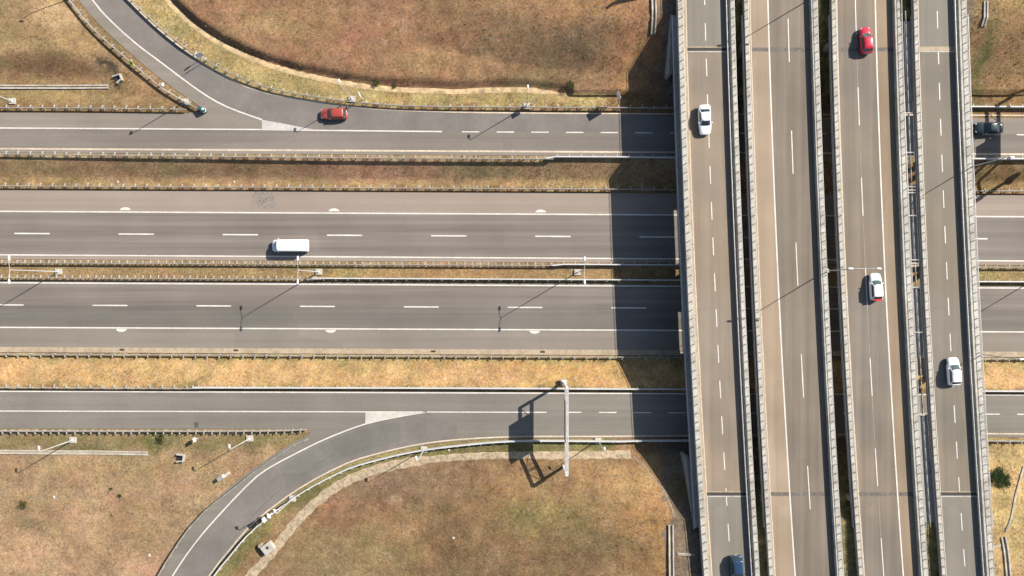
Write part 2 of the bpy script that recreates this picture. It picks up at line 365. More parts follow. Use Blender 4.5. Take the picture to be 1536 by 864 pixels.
lay(rg*(WY < 160)*.9, (.20, .13, .060)); blob(1450, 100, 9, 60, (.075, .085, .028), .9); blob(1500, 20, 60, 18, (.27, .20, .08), .7)
lay(rg*(V > 236)*(V < 280)*.8, (.17, .115, .045)); lay(rg*(V > 390)*(V < 425)*.8, (.21, .165, .07))
lay(rg*(WY > 655)*.95, (.34, .25, .11)); blob(1480, 850, 60, 30, (.30, .20, .10), .6)
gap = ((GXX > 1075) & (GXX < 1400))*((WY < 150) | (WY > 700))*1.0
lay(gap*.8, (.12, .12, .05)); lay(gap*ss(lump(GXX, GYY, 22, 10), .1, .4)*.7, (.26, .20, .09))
big_ = lump(GXX*.6, GYY, 95, 1, 5)+.7*lump(GXX*.7, GYY, 40, 7, 5)
fld = ((WY < 160) | (WY > 660) | ((V > 240) & (V < 280)))*1.0
base[..., 0] *= 1+fld*.10*big_; base[..., 1] *= 1+fld*.07*big_; base[..., 2] *= 1+fld*.08*big_
mow = np.sin(GYY/2.9+1.6*lump(GXX, GYY, 150, 3)+.9*lump(GXX, GYY, 30, 12))*(.5+.5*np.tanh(3*lump(GXX, GYY, 120, 9)))
base *= (1+fld*.05*mow)[..., None]
gr = ss(lump(GXX, GYY, 75, 13, 5), .45, .9)*fld*.5; lay(gr, (.16, .135, .055))
rd = ss(lump(GXX, GYY, 85, 4, 5), .35, .9)*fld*.5; base[..., 0] *= 1+.03*rd; base[..., 1] *= 1-.05*rd
br = ss(lump(GXX*.8, GYY, 52, 17, 5), .6, 1.1)*fld*.55; lay(br, (.36, .245, .145))
base[..., 0] *= 1.10; base[..., 1] *= 1.06; base[..., 2] *= 1.08
fine = .5*lump(GXX, GYY, 30, 3)+.5*lump(GXX, GYY, 11, 15)
base = base*(1+.13*fine[..., None])*(1+.05*RNG.standard_normal(XX.shape)[..., None])
base[..., 0] *= 1+.05*lump(GXX, GYY, 70, 5); base[..., 1] *= 1-.02*lump(GXX, GYY, 70, 5)
ny, nx = XX.shape; idx = np.arange(nx*ny).reshape(ny, nx)
faces = np.stack([idx[:-1, :-1], idx[:-1, 1:], idx[1:, 1:], idx[1:, :-1]], -1).reshape(-1, 4)
me = bpy.data.meshes.new('ground'); me.from_pydata(np.stack([XX, YY, ZZ], -1).reshape(-1, 3).tolist(), [], faces.tolist())
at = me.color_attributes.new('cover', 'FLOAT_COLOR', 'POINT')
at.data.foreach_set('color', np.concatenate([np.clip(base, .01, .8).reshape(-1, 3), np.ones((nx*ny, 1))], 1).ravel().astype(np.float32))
for p in me.polygons: p.use_smooth = True
m, N, L, b = mk('dry_grass_ground'); tc = N.new('ShaderNodeTexCoord').outputs['Object']
ca = N.new('ShaderNodeVertexColor'); ca.layer_name = 'cover'
f1 = mapr(N, L, noise(N, L, tc, 2.6, 8, .78), .30, .70, .55, 1.45)
f2 = mul(N, L, mapr(N, L, noise(N, L, tc, .45, 6, .65), .3, .7, .76, 1.26), mapr(N, L, noise(N, L, tc, .11, 4, .6), .3, .7, .85, 1.16))
f3 = mapr(N, L, noise(N, L, tc, 6, 5, .85), .3, .7, .62, 1.40)
cc = cmul(N, L, ca.outputs[0], mul(N, L, mul(N, L, f1, f2), f3))
hs = N.new('ShaderNodeHueSaturation'); L.new(cc, hs.inputs['Color'])
L.new(mapr(N, L, noise(N, L, tc, .35, 6, .7), .3, .7, .490, .512), hs.inputs['Hue'])
L.new(mapr(N, L, noise(N, L, tc, 1.7, 5, .7), .3, .7, .85, 1.12), hs.inputs['Saturation'])
v = N.new('ShaderNodeTexVoronoi'); v.inputs['Scale'].default_value = .75; L.new(tc, v.inputs['Vector'])
clump = mapr(N, L, v.outputs['Distance'], .0, .34, .95, 0); pres = mapr(N, L, noise(N, L, tc, .16, 3), .50, .60, 0, 1)
c2 = cmix(N, L, hs.outputs[0], (.07, .062, .022), mul(N, L, mul(N, L, clump, pres), mapr(N, L, noise(N, L, tc, 5, 3), .4, .6, 0, 1)))
v3 = N.new('ShaderNodeTexVoronoi'); v3.inputs['Scale'].default_value = 1.5; L.new(tc, v3.inputs['Vector'])
sp = mapr(N, L, v3.outputs['Distance'], .10, .26, .75, 0); pr2 = mapr(N, L, noise(N, L, tc, .32, 4, .6), .53, .62, 0, 1)
c3 = cmix(N, L, c2, (.085, .062, .034), mul(N, L, sp, pr2))
pr3 = mapr(N, L, noise(N, L, tc, .27, 6, .75), .36, .42, .55, 0)
c4 = cmix(N, L, c3, (.36, .25, .145), mul(N, L, pr3, mapr(N, L, noise(N, L, tc, 3, 5, .7), .42, .58, 0, 1)))
L.new(c4, b.inputs['Base Color']); b.inputs['Roughness'].default_value = .95; b.inputs['Specular IOR Level'].default_value = .1
bp = N.new('ShaderNodeBump'); bp.inputs['Strength'].default_value = .9; bp.inputs['Distance'].default_value = .22
hh = N.new('ShaderNodeMath'); hh.operation = 'ADD'; L.new(noise(N, L, tc, 2.6, 8, .78), hh.inputs[0]); L.new(noise(N, L, tc, 8, 4, .8), hh.inputs[1])
L.new(hh.outputs[0], bp.inputs['Height']); L.new(bp.outputs[0], b.inputs['Normal'])
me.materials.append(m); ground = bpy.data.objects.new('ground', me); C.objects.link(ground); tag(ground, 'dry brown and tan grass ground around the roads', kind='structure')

# ------------------------------------------------------------------ roads at grade
X0, X1 = -800, 2400
def ln(y0, slope=.0053): return lambda x: y0+slope*x
def band(fa, fb, z, a=X0, b_=X1, n=2):
    xs_ = np.linspace(a, b_, n); return P([(x, fa(x)) for x in xs_]+[(x, fb(x)) for x in xs_[::-1]], z)
def line_mesh(mb, pts, z, wdt):
    pts = [Vector((p[0], p[1], z)) for p in pts]; n = len(pts); vs = []
    for i, p in enumerate(pts):
        t = (pts[min(i+1, n-1)]-pts[max(i-1, 0)]).normalized(); l = Vector((-t.y, t.x, 0))*wdt/2; vs += [p-l, p+l]
    mb.add(vs, [(2*i, 2*i+2, 2*i+3, 2*i+1) for i in range(n-1)])
def dash(pts, z, wdt, par):
    m_ = MB(); line_mesh(m_, pts, z, wdt); return m_.build('lane_dash', M['paint'], par)
def struct(o, label): return tag(o, label, kind='structure')
def halfdisc(mb, px, py, z, up):
    c = W(px, py, z); vs = [c]; r = .85
    for i in range(13):
        t = math.pi*i/12; vs.append(c+Vector((math.cos(t)*r, math.sin(t)*r*.55*(1 if up else -1), 0)))
    mb.add(vs, [(0, i, i+1) if up else (0, i+1, i) for i in range(1, 13)])
E = .012
mwN = struct(sheet('motorway', band(ln(285, .005), ln(388.5, .006), 0), 0, M['shoulder_hi']), 'upper motorway carriageway with pale shoulder')
sheet('lane_surface', band(ln(318.5), ln(382.5, .006), 0), .006, M['lane_hi'], mwN)
mb = MB()
for f in (ln(317), ln(382.2, .006)):
    mb = MB(); line_mesh(mb, P([(X0, f(X0)), (X1, f(X1))], 0), E, .21); mb.build('edge_line', M['paint'], mwN)
for px, py in ((188,315.8),(501,317.5),(811,319.2)): m2 = MB(); halfdisc(m2, px, py-.6, E, True); m2.build('painted_mark', M['paint'], mwN)
for k in range(-5, 13):
    a = 21.5+156.3*k; f = ln(350, .0055); dash(P([(a, f(a)), (a+53, f(a+53))], 0), E, .22, mwN)
mwS = struct(sheet('motorway', band(ln(421), ln(521, .0048), 0), 0, M['shoulder_lo']), 'lower motorway carriageway with grey shoulder')
sheet('lane_surface', band(ln(423.5), ln(490.5, .0048), 0), .006, M['lane_lo'], mwS)
sheet('lane_surface', band(ln(425), ln(457.5), 0), .009, M['lane_hi'], mwS)
mb = MB()
for f in (ln(424), ln(491, .0045)):
    mb = MB(); line_mesh(mb, P([(X0, f(X0)), (X1, f(X1))], 0), E+.003, .21); mb.build('edge_line', M['paint'], mwS)
for px, py in ((182,492.8),(496,494.2),(802,495.6)): m2 = MB(); halfdisc(m2, px, py+.6, E, False); m2.build('painted_mark', M['paint'], mwS)
for k in range(-5, 13):
    a = -16.5+155.6*k; f = ln(457.3, .0048); dash(P([(a, f(a)), (a+52, f(a+52))], 0), E+.003, .2, mwS)
o = MB(); f = ln(524.3, .0048); o.sweep(P([(X0, f(X0)), (X1, f(X1))], 0), [(.42, -.05), (.42, .05), (-.42, .05), (-.42, -.05)])
struct(o.build('kerb', M['concrete_tan']), 'tan concrete gutter strip along the lower shoulder')
# fine tyre scuff on the shoulder
mb = MB(); random.seed(4)
for k in range(34):
    c = W(394+random.uniform(-9, 13), 299+random.uniform(-8, 8), 0); a = random.uniform(0, 6.28); pts = []
    for i in range(7): pts.append(c+Vector((math.cos(a+i*.35), math.sin(a+i*.35), 0))*(.25+.10*i))
    line_mesh(mb, pts, .004+.0004*(k % 9), random.uniform(.06, .26))
mb.build('tyre_scuff', M['scuff'], mwN)
# upper side road + ramp (one surface), raised above the motorway
Z1 = 1.5
up = P([(X0, 166.5), (X0, 229-4)], Z1)+P([(X1, 229+.0054*X1-0)], Z1)+P([(X1, 181)], Z1)
up = P([(X0, 165.5), (X0, 224.5), (X1, 242), (X1, 181), (1540, 177.5)]+[], Z1)+smooth_path(P(R_UP_R[::-1], Z1), 2)+smooth_path(P(R_UP_L, Z1), 2)+P([(300,167.5),(280,169.8)], Z1)
side_up = struct(sheet('side_road', up, Z1, M['side_hi']), 'upper side road with curving slip road')
LN_UP = [(70,-90),(139,0),(160,25),(200,62),(246,97),(300,137),(340,160),(393,179.5)]
LN_UP_R = [(110,-95),(150,-48),(193,0),(230,37),(270,70),(300,92),(340,115),(370,130),(400,139.5),(440,147),(490,154),(560,163),(680,168),(800,169.5),(1010,171)]
pol = smooth_path(P(LN_UP, Z1), 2)+smooth_path(P([(393,179.5),(420,184.5),(475,195)], Z1), 2)+P([(663,197),(663,170)], Z1)+smooth_path(P(LN_UP_R[:-2][::-1], Z1), 2)
sheet('lane_surface', smooth_path(P(LN_UP, Z1), 2)+P([(420,184.5),(475,194.5),(663,196.5),(1100,199.5),(1100,174),(1010,173.5)], Z1)+smooth_path(P(LN_UP_R[:-1][::-1], Z1), 2), Z1+.006, M['ramp'], side_up)
sheet('lane_surface', band(ln(192.5, .006), ln(222, .0055), Z1, X0, X1), Z1+.005, asphalt('side_lane_asphalt', (.152, .140, .130), 'x', .10), side_up)
mb = MB(); z = Z1+.014
line_mesh(mb, smooth_path(P(LN_UP, Z1), 1.5), z, .22)
f = ln(192, .0073); line_mesh(mb, P([(X0, 191), (0, 192), (393, 194.3), (475, 195.5), (663, 197.4)], Z1), z, .2)
for k in range(0, 30):
    a = 693+52*k; dash(P([(a, 197.7+.0053*(a-693)), (a+26, 197.8+.0053*(a-693))], Z1), z, .17, side_up)
mb.build('lane_marking', M['paint'], side_up)
mb = MB(); line_mesh(mb, smooth_path(P(LN_UP_R, Z1), 2)+P([(1500,173),(X1,180)], Z1), z, .2)
line_mesh(mb, P([(X0, 218.8), (0, 223), (1010, 228.5), (X1, 236)], Z1), z, .26)
mb.build('edge_line', M['paint_warm'], side_up)
sheet('painted_nose', P([(393,179.7),(393,194.6),(475,195.2),(448,190),(420,184.5)], Z1), Z1+.018, M['paint_worn' if 0 else 'paint'], side_up).data.materials[0] = rough_mat('scuffed_nose_paint', (.40, .37, .34), .2, 4, .7)
# lower side road + ramp
lo = P([(X0, 582.5), (X1, 594), (X1, 662), (1500, 656)], Z1)+smooth_path(P(R_LO_R, Z1), 2)+smooth_path(P(R_LO_L[::-1], Z1), 2)+P([(455,643.5),(X0,641.5)], Z1)
side_lo = struct(sheet('side_road', lo[::-1], Z1, M['side_lo']), 'lower side road with curving slip road')
LN_LO = [(700,617.6),(640,618),(600,624.5),(548,636),(494,656),(450,677),(400,704),(372,727),(325.5,776),(291.7,816),(260,862),(220,930)]
YL = [(1010,653.5),(900,654.5),(770,655),(680,660),(620,668),(560,682),(520,695),(470,720),(430,745),(400,767.5),(370,794.5),(345,824),(315,862),(280,925)]
sheet('lane_surface', smooth_path(P(LN_LO[1:], Z1), 2)+smooth_path(P(YL[3:][::-1], Z1), 2)+P([(690,640)], Z1), Z1+.006, M['ramp'], side_lo)
sheet('asphalt_patch', P([(420,701),(463,677),(500,659),(545,644),(600,633),(600,662),(560,672),(520,686),(470,708),(432,729)], Z1), Z1+.009, asphalt('patched_ramp_asphalt', (.126, .128, .122), 'r', .08), side_lo)
mb = MB()
line_mesh(mb, smooth_path(P(LN_LO[1:], Z1), 1.5), z, .2)
line_mesh(mb, P([(X0, 583.8), (0, 586.8), (1010, 590.5), (X1, 595.5)], Z1), z, .2)
line_mesh(mb, P([(X0, 613.5), (0, 616.5), (650, 618), (820, 618.4)], Z1), z, .17)
for k in range(0, 30):
    a = 846+52.3*k; dash(P([(a, 618.3+.0045*(a-846)), (a+26.5, 618.4+.0045*(a-846))], Z1), z, .16, side_lo)
mb.build('lane_marking', M['paint'], side_lo)
mb = MB(); line_mesh(mb, P([(X1, 657), (1480, 650.5)], Z1)+smooth_path(P(YL, Z1), 2), z, .2); mb.build('edge_line', M['paint_warm'], side_lo)
mb = MB(); line_mesh(mb, smooth_path(P([(640,643),(560,661),(500,683),(450,713),(405,748),(365,790),(330,838),(300,890)], Z1), 2), Z1+.011, .10); mb.build('paving_seam', M['tar_faint'], side_lo)
sheet('painted_nose', P([(548,618.2),(548,635.8),(575,629.5),(600,624.2),(640,618.2)], Z1), Z1+.018, rough_mat('faded_nose_paint', (.42, .385, .34), .2, 4, .7), side_lo)
# foot paths of pale dirt
def ribbon(name, pts, wd, mat, label, zoff=.05, jit=.0):
    pth = smooth_path([Vector((p.x, p.y, 0)) for p in P(pts, 1.5)], .6); n = len(pth); mb = MB(); vs = []
    for i, p in enumerate(pth):
        t = (pth[min(i+1, n-1)]-pth[max(i-1, 0)]).normalized(); l = Vector((-t.y, t.x, 0)); wv = wd(i/(n-1)) if callable(wd) else wd
        for s_ in (-1, -.33, .33, 1):
            q = p+l*s_*wv*.5*(1+jit*math.sin(i*1.7+s_*2)+jit*random.uniform(-.5, .5)); vs.append((q.x, q.y, float(height([q.x], [q.y])[0])+zoff-(.04 if abs(s_) == 1 else 0)))
    mb.add(vs, [(4*i+j, 4*i+4+j, 4*i+5+j, 4*i+1+j) for i in range(n-1) for j in range(3)])
    return tag(mb.build(name, mat), label, kind='structure')
ribbon('path', PATH_T, lambda t: .85 if t < .93 else .85*(1-t)/.07+.1, M['soil'], 'narrow pale path curving above the slip road')
ribbon('path', PATH_B, lambda t: 1.45 if t < .55 else 1.1, M['gravel'], 'pale gravel path beside the lower slip road', .05, .12)

# ------------------------------------------------------------------ guard rails
GR = 'steel guard rails beside the roads'
post_me = {}
def post_mesh(arm):
    if arm in post_me: return post_me[arm]
    mb = MB(); mb.box((0, 0, .33), (.09, .12, .80)); mb.box((0, arm/2, .67), (.10, abs(arm), .10)); mb.box((0, arm, .55), (.10, .08, .26))
    me = bpy.data.meshes.new('post'); me.from_pydata(mb.v, [], mb.f); me.materials.append(M['post_steel']); post_me[arm] = me; return me
def guardrail(pts, zf, spacing, arm, label, solid=False, start=0.0, smooth=True, step=2.0, terrain=False):
    base_ = P(pts, zf); pth = smooth_path(base_, step) if smooth else base_
    pth = [Vector((p.x, p.y, zf)) for p in pth]
    t = thing('guardrail', pth[0], label, 'guard rail', GR)
    if solid: prof = [(.09, .10), (.11, .45), (.09, .84), (-.09, .84), (-.11, .45), (-.09, .10)]
    else: prof = [(.045, .46), (-.01, .52), (.045, .60), (-.01, .68), (.045, .78), (-.07, .78), (-.10, .60), (-.07, .46)]
    MB().sweep(pth, prof).build('rail', M['rail_steel'] if not solid else M['barrier'], t)
    pm = post_mesh(arm)
    ps = walk(pth, spacing, start)
    assert len(ps) <= 100, (label, len(ps))
    for p, a in ps:
        o = bpy.data.objects.new('post', pm); C.objects.link(o); o.parent = t; o.location = p-t.location; o.rotation_euler = (random.gauss(0, .03), random.gauss(0, .03), a+random.gauss(0, .06)); o.location.z -= abs(random.gauss(0, .03))
    return t
A = .42
guardrail([(-40,162.8),(120,163.5),(282,165.5)], 1.5, 1.88, A, 'straight guard rail above the far left end of the upper side road')
guardrail([(60,-70),(106,0),(146,48),(202,97),(250,136),(302,166)], 1.5, 1.9, A, 'curving guard rail on the left outer edge of the upper slip road')
guardrail([(150,-50),(197,-1),(234,35),(275,69),(310,91),(350,113),(380,125),(402,132.5),(440,141),(500,150.5),(560,157),(640,161),(800,162.5),(1062,163.5)], 1.5, 1.88, A, 'long guard rail following the upper slip road inner bend to the bridge')
guardrail([(-40,231.5),(300,235.5),(560,238),(830,239.5)], 1.5, 1.885, A, 'guard rail with dark ladder shadows under the upper side road')
guardrail([(818,239),(832,236.3),(1070,237.5)], 1.5, 1.88, A, 'short white barrier below the upper side road entering the bridge shadow', solid=True)
guardrail([(-40,279.3),(400,281.8),(1062,285.3)], 0, 1.87, A, 'guard rail along the grass bank above the upper motorway shoulder')
guardrail([(-40,394),(400,396.2),(838,398.4)], 0, 1.245, A, 'closely posted upper guard rail of the grass median')
guardrail([(828,398.3),(845,396.8),(1066,397.9)], 0, 1.87, A, 'white upper median barrier running into the bridge shadow', solid=True)
guardrail([(-40,416.3),(250,417.8),(484,418.8)], 0, 1.245, A, 'closely posted lower guard rail of the grass median')
guardrail([(470,417.4),(800,419),(1066,420.5)], 0, 1.87, -.3, 'white lower median barrier with a solid dark shadow', solid=True)
guardrail([(-40,530.2),(400,532.2),(1062,535.5)], 0, 1.88, -A, 'guard rail beside the tan gutter of the lower motorway shoulder')
guardrail([(-40,580),(150,581),(305,581.6)], 1.5, 1.88, A, 'guard rail at the left end above the lower side road')
guardrail([(292,580.6),(700,581.5),(1074,583.4)], 1.5, 1.88, .3, 'long white barrier above the lower side road with a solid black shadow', solid=True)
guardrail([(-40,645),(350,645.4),(440,644),(462,643)], 1.5, 1.26, -A, 'closely posted guard rail under the left part of the lower side road')
guardrail([(464,657),(440,668),(403,692),(378,710),(343,738),(311,763),(287,789),(262,825),(237,867),(205,930)][::-1], 1.5, 1.9, -.10, 'thin guard rail on the outer left edge of the lower slip road')
guardrail([(1062,659.8),(955,660),(930,661),(880,660.4),(770,660.6),(690,667),(620,676.5),(560,690.5),(520,703),(470,728),(432,752),(403,774.5),(373,801.5),(348,831),(319,868),(290,925)], 1.5, 1.88, .25, 'white barrier around the inner bend of the lower slip road', solid=True)
# on the far side of the overpass
guardrail([(1420,161.5),(1800,163)], 1.5, 1.9, A, 'barrier above the dark car to the right of the overpass', solid=True)
guardrail([(1420,239.2),(1800,240)], 1.5, 1.9, A, 'white barrier below the side road to the right of the overpass', solid=True)
guardrail([(1420,287),(1800,288)], 0, 1.9, A, 'guard rail above the motorway to the right of the overpass')
guardrail([(1420,400.8),(1800,401.5)], 0, 1.9, A, 'upper median guard rail to the right of the overpass')
guardrail([(1420,422.3),(1800,423.5)], 0, 1.9, A, 'lower median barrier to the right of the overpass', solid=True)
guardrail([(1420,537),(1800,538.5)], 0, 1.9, -A, 'guard rail below the motorway to the right of the overpass')
guardrail([(1420,585.5),(1800,587)], 1.5, 1.9, .3, 'white barrier above the lower side road right of the overpass', solid=True)
guardrail([(1420,659.5),(1800,661.5)], 1.5, 1.9, -A, 'guard rail below the lower side road right of the overpass')

# ------------------------------------------------------------------ the four overpass decks
ZD = 7.5
ZT = ZD+.72
YS = [0, 215, 430, 655, 864]
def fit(vals, z):
    pts = [W(x, y, z) for x, y in zip(vals, YS)]
    c = np.polyfit([p.y for p in pts], [p.x for p in pts], 2); return lambda Y: float(np.polyval(c, Y))
def yw(py, z=ZD): return W(0, py, z).y
YT, YB = yw(-190), yw(1060)
YJ1, YJ2 = yw(74), yw(741)
NSEG = 60
post_b = MB(); post_b.box((0, 0, .22), (.11, .07, .46))
pb = bpy.data.meshes.new('post'); pb.from_pydata(post_b.v, [], post_b.f); pb.materials.append(M['steel_dark'])
def strip(mb, fa, fb, z, y0, y1, zb=None, n=NSEG):
    """sheet or solid between two curves"""
    Yv = np.linspace(y0, y1, n+1); vs = []
    for Y in Yv:
        a, b_ = fa(Y), fb(Y); vs += [(a, Y, z), (b_, Y, z)]
        if zb is not None: vs += [(b_, Y, zb), (a, Y, zb)]
    if zb is None: mb.add(vs, [(2*i, 2*i+2, 2*i+3, 2*i+1) for i in range(n)])
    else:
        fs = [(4*i+j, 4*i+(j+1) % 4, 4*i+4+(j+1) % 4, 4*i+4+j) for i in range(n) for j in range(4)]
        mb.add(vs, fs+[(0, 3, 2, 1), (4*n, 4*n+1, 4*n+2, 4*n+3)])
    return mb
def off(f, d): return lambda Y: f(Y)+d
DK = [
 dict(L=[1028,1034,1044,1053,1068], Ri=[1095,1099.5,1110,1121,1132], Ro=[1101.5,1106,1117,1128,1139.5], lin=.62, lout=1.30, ledge=2.05,
      label='leftmost overpass deck, narrow with one white car and one blue car', surf='deck_tan', dash=([1057,1063.3,1072.5,1084.5,1097], 34.5, 53.65, 26.5), wbeam=True),
 dict(L=[1125,1128.5,1141,1150,1162], Ri=[1217,1223,1233,1244,1256], Ro=[1226,1231.5,1241.5,1254.5,1266], lin=.35, lout=.85, ledge=1.15,
      label='second overpass deck from the left, wide with a sandy left shoulder and no cars', surf='deck_lane', dash=([1181.6,1187.2,1197.5,1208.5,1222], 28, 167.7, 65)),
 dict(L=[1254.5,1260,1269,1282,1296], Ri=[1342,1348,1357,1369,1382], Ro=[1349.5,1357,1367,1379.5,1392.5], lin=.30, lout=.78, ledge=1.05,
      label='third overpass deck from the left, wide with a sandy right shoulder', surf='deck_brown', dash=([1283,1289.8,1299.5,1312,1325.5], 131, 135.3, 57)),
 dict(L=[1376,1382,1392.5,1404,1419], Ri=[1438,1444.6,1456,1467,1481], Ro=[1449,1456,1466,1478,1491.5], lin=.25, lout=.65, ledge=.85,
      label='rightmost overpass deck, narrow and olive grey with one white car', surf='deck_four', dash=([1405.5,1411.5,1422,1433.5,1448.5], 16.5, 53.8, 26), wbeam=True)]
decks = []
def bent(mb, xa, xb, Y, zg):
    for fx in (.28, .72):
        x = xa+(xb-xa)*fx; mb.cyl((x, Y, (zg-1+ZD-2)/2), .45, ZD-2-(zg-1), 14)
    mb.box(((xa+xb)/2, Y, ZD-1.7), (xb-xa-.8, 1.1, .7))
for di, d in enumerate(DK):
    fL = fit(d['L'], ZD); fRi = fit(d['Ri'], ZT); fRo = fit(d['Ro'], ZT)
    org = Vector((fL(0), 0, ZD))
    t = thing('overpass_deck', org, d['label'], 'bridge', 'parallel overpass decks'); decks.append(t)
    capLi, capLo, led = off(fL, -d['lin']), off(fL, -d['lout']), off(fL, -d['ledge'])
    # slab between the abutment joints and on over the embankments
    strip(MB(), capLo, fRo, ZD-.02, YT, YB, ZD-.55).build('slab', M['concrete_grey'], t)
    strip(MB(), off(capLo, .75), off(fRo, -.75), ZD-.553, YT, YB, ZD-1.35).build('girder', M['concrete_grey'], t)
    sfm = M[d['surf']]
    strip(MB(), capLi, fRi, ZD-.005, YT, YB, ZD-.019).build('road_surface', sfm, t)
    if di in (0, 3):   # newer greyer asphalt beyond the joints
        strip(MB(), off(fL, -.1), off(fRi, -.05), ZD, YJ1, YT, n=20).build('approach_surface', M['deck_grey'], t)
        strip(MB(), off(fL, -.1), off(fRi, -.05), ZD, YJ2, YB, n=20).build('approach_surface', M['deck_grey'], t)
    if di == 1:
        f1_ = fit([1151.6,1159,1167.8,1179,1193], ZD)
        strip(MB(), fL, f1_, ZD, YT, YB).build('hard_shoulder', M['deck_shoulder'], t)
        mb = MB(); strip(mb, off(f1_, -.1), off(f1_, .1), ZD+.008, YT, YB); mb.build('edge_line', M['paint'], t)
    if di == 2:
        f1_ = fit([1312.6,1319.6,1328,1341,1355], ZD)
        strip(MB(), f1_, fRi, ZD, YT, YB).build('hard_shoulder', M['deck_shoulder'], t).data.materials[0] = asphalt('amber_deck_shoulder', (.215, .175, .130), 'y', .07, (.205, .158, .112), .14)
        mb = MB(); strip(mb, off(f1_, -.1), off(f1_, .1), ZD+.008, YT, YB); mb.build('edge_line', M['paint'], t)
        # faint lane seam in the middle
        fd = fit(d['dash'][0], ZD); mb = MB(); strip(mb, off(fd, -.06), off(fd, .04), ZD+.004, YT, YB); mb.build('lane_seam', rough_mat('worn_lane_seam', (.24, .20, .16), .3, 5, .8), t)
    # gutter kerb between parapet and left edge line
    strip(MB(), capLi, off(fL, -.06), ZD+.03, YT, YB, ZD-.01).build('gutter', M['concrete_tan' if di != 3 else 'concrete'], t)
    mb = MB(); strip(mb, off(fL, -.02), off(fL, .14), ZD+.008, YT, YB)
    mb.build('edge_line', M['paint_warm'], t)
    # dashes
    cx, st, per, ln_ = d['dash']; fd = fit(cx, ZD); mb = MB(); k = -4
    while st+per*k < 1060:
        a = st+per*k; k += 1
        if a > -190: strip(MB(), off(fd, -.075), off(fd, .075), ZD+.012, yw(a), yw(a+ln_), n=3).build('lane_dash', M['paint'], t)
    # expansion joints
    for Yj, kk in ((YJ1, 0), (YJ2, 1)):
        if di in (0, 3):
            jt = strip(MB(), off(fL, .1), off(fRi, 0), ZD+.022, Yj-.24, Yj+.24, ZD+.004, n=1).build('expansion_joint', M['tar'] if not (di == 3 and kk == 0) else M['concrete_tan'], t)
            strip(MB(), off(fL, .1), fRi, ZD+.02, Yj-.44, Yj-.25, ZD+.004, n=1).build('joint_edge', M['concrete'], jt)
            strip(MB(), off(fL, .1), fRi, ZD+.02, Yj+.25, Yj+.40, ZD+.004, n=1).build('joint_edge', M['concrete_tan'], jt)
        else:
            strip(MB(), off(fL, .1), off(fRi, 0), ZD+.007, Yj-.3, Yj+.28, ZD+.001, n=1).build('expansion_joint', M['tar_faint'], t)
    # parapets with hand rails
    for side, fi, fo in (('l', capLo, capLi), ('r', fRi, fRo)):
        ph = .72 if (side == 'r' or di == 0) else .20
        pr = strip(MB(), fi, fo, ZD+ph, YT, YB, ZD-.02).build('parapet', M['concrete'], t)
        wdt = fo(0)-fi(0)
        rail_x = off(fi, wdt*.80); mb = MB()
        for hgt, r in ((.42, .04),):
            Yv = np.linspace(YT, YB, NSEG+1)
            for y_a, y_b in zip(Yv[:-1], Yv[1:]): mb.tube((rail_x(y_a), y_a, ZD+ph+hgt*(1.6 if di == 0 and side == 'l' else 1)), (rail_x(y_b), y_b, ZD+ph+hgt*(1.6 if di == 0 and side == 'l' else 1)), r, n=6)
        mb.build('handrail', M['steel'], pr)
        n_p = 0; Y = yw(3)+1.27*4
        while n_p < 88:
            o = bpy.data.objects.new('post', pb); C.objects.link(o); o.parent = pr; o.location = Vector((rail_x(Y), Y, ZD+ph-.02))-org; Y -= 1.27*(1.0); n_p += 1
    if di in (1, 2): strip(MB(), off(fRo, -.35), off(fRo, -.01), ZD-.551, YT, YB, ZD-2.0).build('sun_block_beam', M['concrete_grey'], t)  # unseen beam added under the slab edge to stop sunlight through the gap
    # outer ledges
    strip(MB(), led, off(capLo, -.003), ZD-.22, yw(22), yw(792), ZD-.45).build('service_ledge', M['concrete_grey'], t)
    mb = MB(); Yv = np.linspace(yw(22), yw(792), 40)
    for y_a, y_b in zip(Yv[:-1], Yv[1:]): mb.tube((led(y_a)+.08, y_a, ZD-.1), (led(y_b)+.08, y_b, ZD-.1), .05, n=6)
    for Y in np.arange(yw(792), yw(22), 1.9): mb.tube((led(Y)+.08, Y, ZD-.25), (led(Y)+.08, Y, ZD-.1), .03, n=5)
    mb.build('service_rail', M['steel'], t)
    if di >= 2:
        rl = off(fRo, .48 if di == 2 else .55)
        strip(MB(), off(fRo, .003), rl, ZD-.12, yw(22), yw(792), ZD-.5).build('service_ledge', M['concrete'], t)
        mb = MB()
        for y_a, y_b in zip(Yv[:-1], Yv[1:]): mb.tube((rl(y_a)-.06, y_a, ZD+.35), (rl(y_b)-.06, y_b, ZD+.35), .04, n=6)
        for Y in np.arange(yw(792), yw(22), 1.9): mb.tube((rl(Y)-.06, Y, ZD-.12), (rl(Y)-.06, Y, ZD+.35), .05, n=6)
        mb.build('service_rail', M['steel'], t)
    if di == 3:
        mb = MB(); fo2 = off(fRo, 1.2)
        for y_a, y_b in zip(Yv[:-1], Yv[1:]): mb.tube((fo2(y_a), y_a, ZD-.6), (fo2(y_b), y_b, ZD-.6), .035, n=6)
        for Y in np.arange(yw(792), yw(22), 3.8): mb.tube((fRo(Y)+.3, Y, ZD-.6), (fo2(Y), Y, ZD-.6), .03, n=5)
        mb.build('cable', M['steel'], t)
    if di == 0:   # slabs added below the right edge to block sunlight, leaving two open slots
        for y0, y1 in ((45, 262), (374, 426), (494, 735)):
            strip(MB(), off(fRo, -.7), off(fRo, .55), ZD-1.0, yw(y0), yw(y1), ZD-1.2, n=12).build('sun_block_slab', M['concrete_grey'], t)
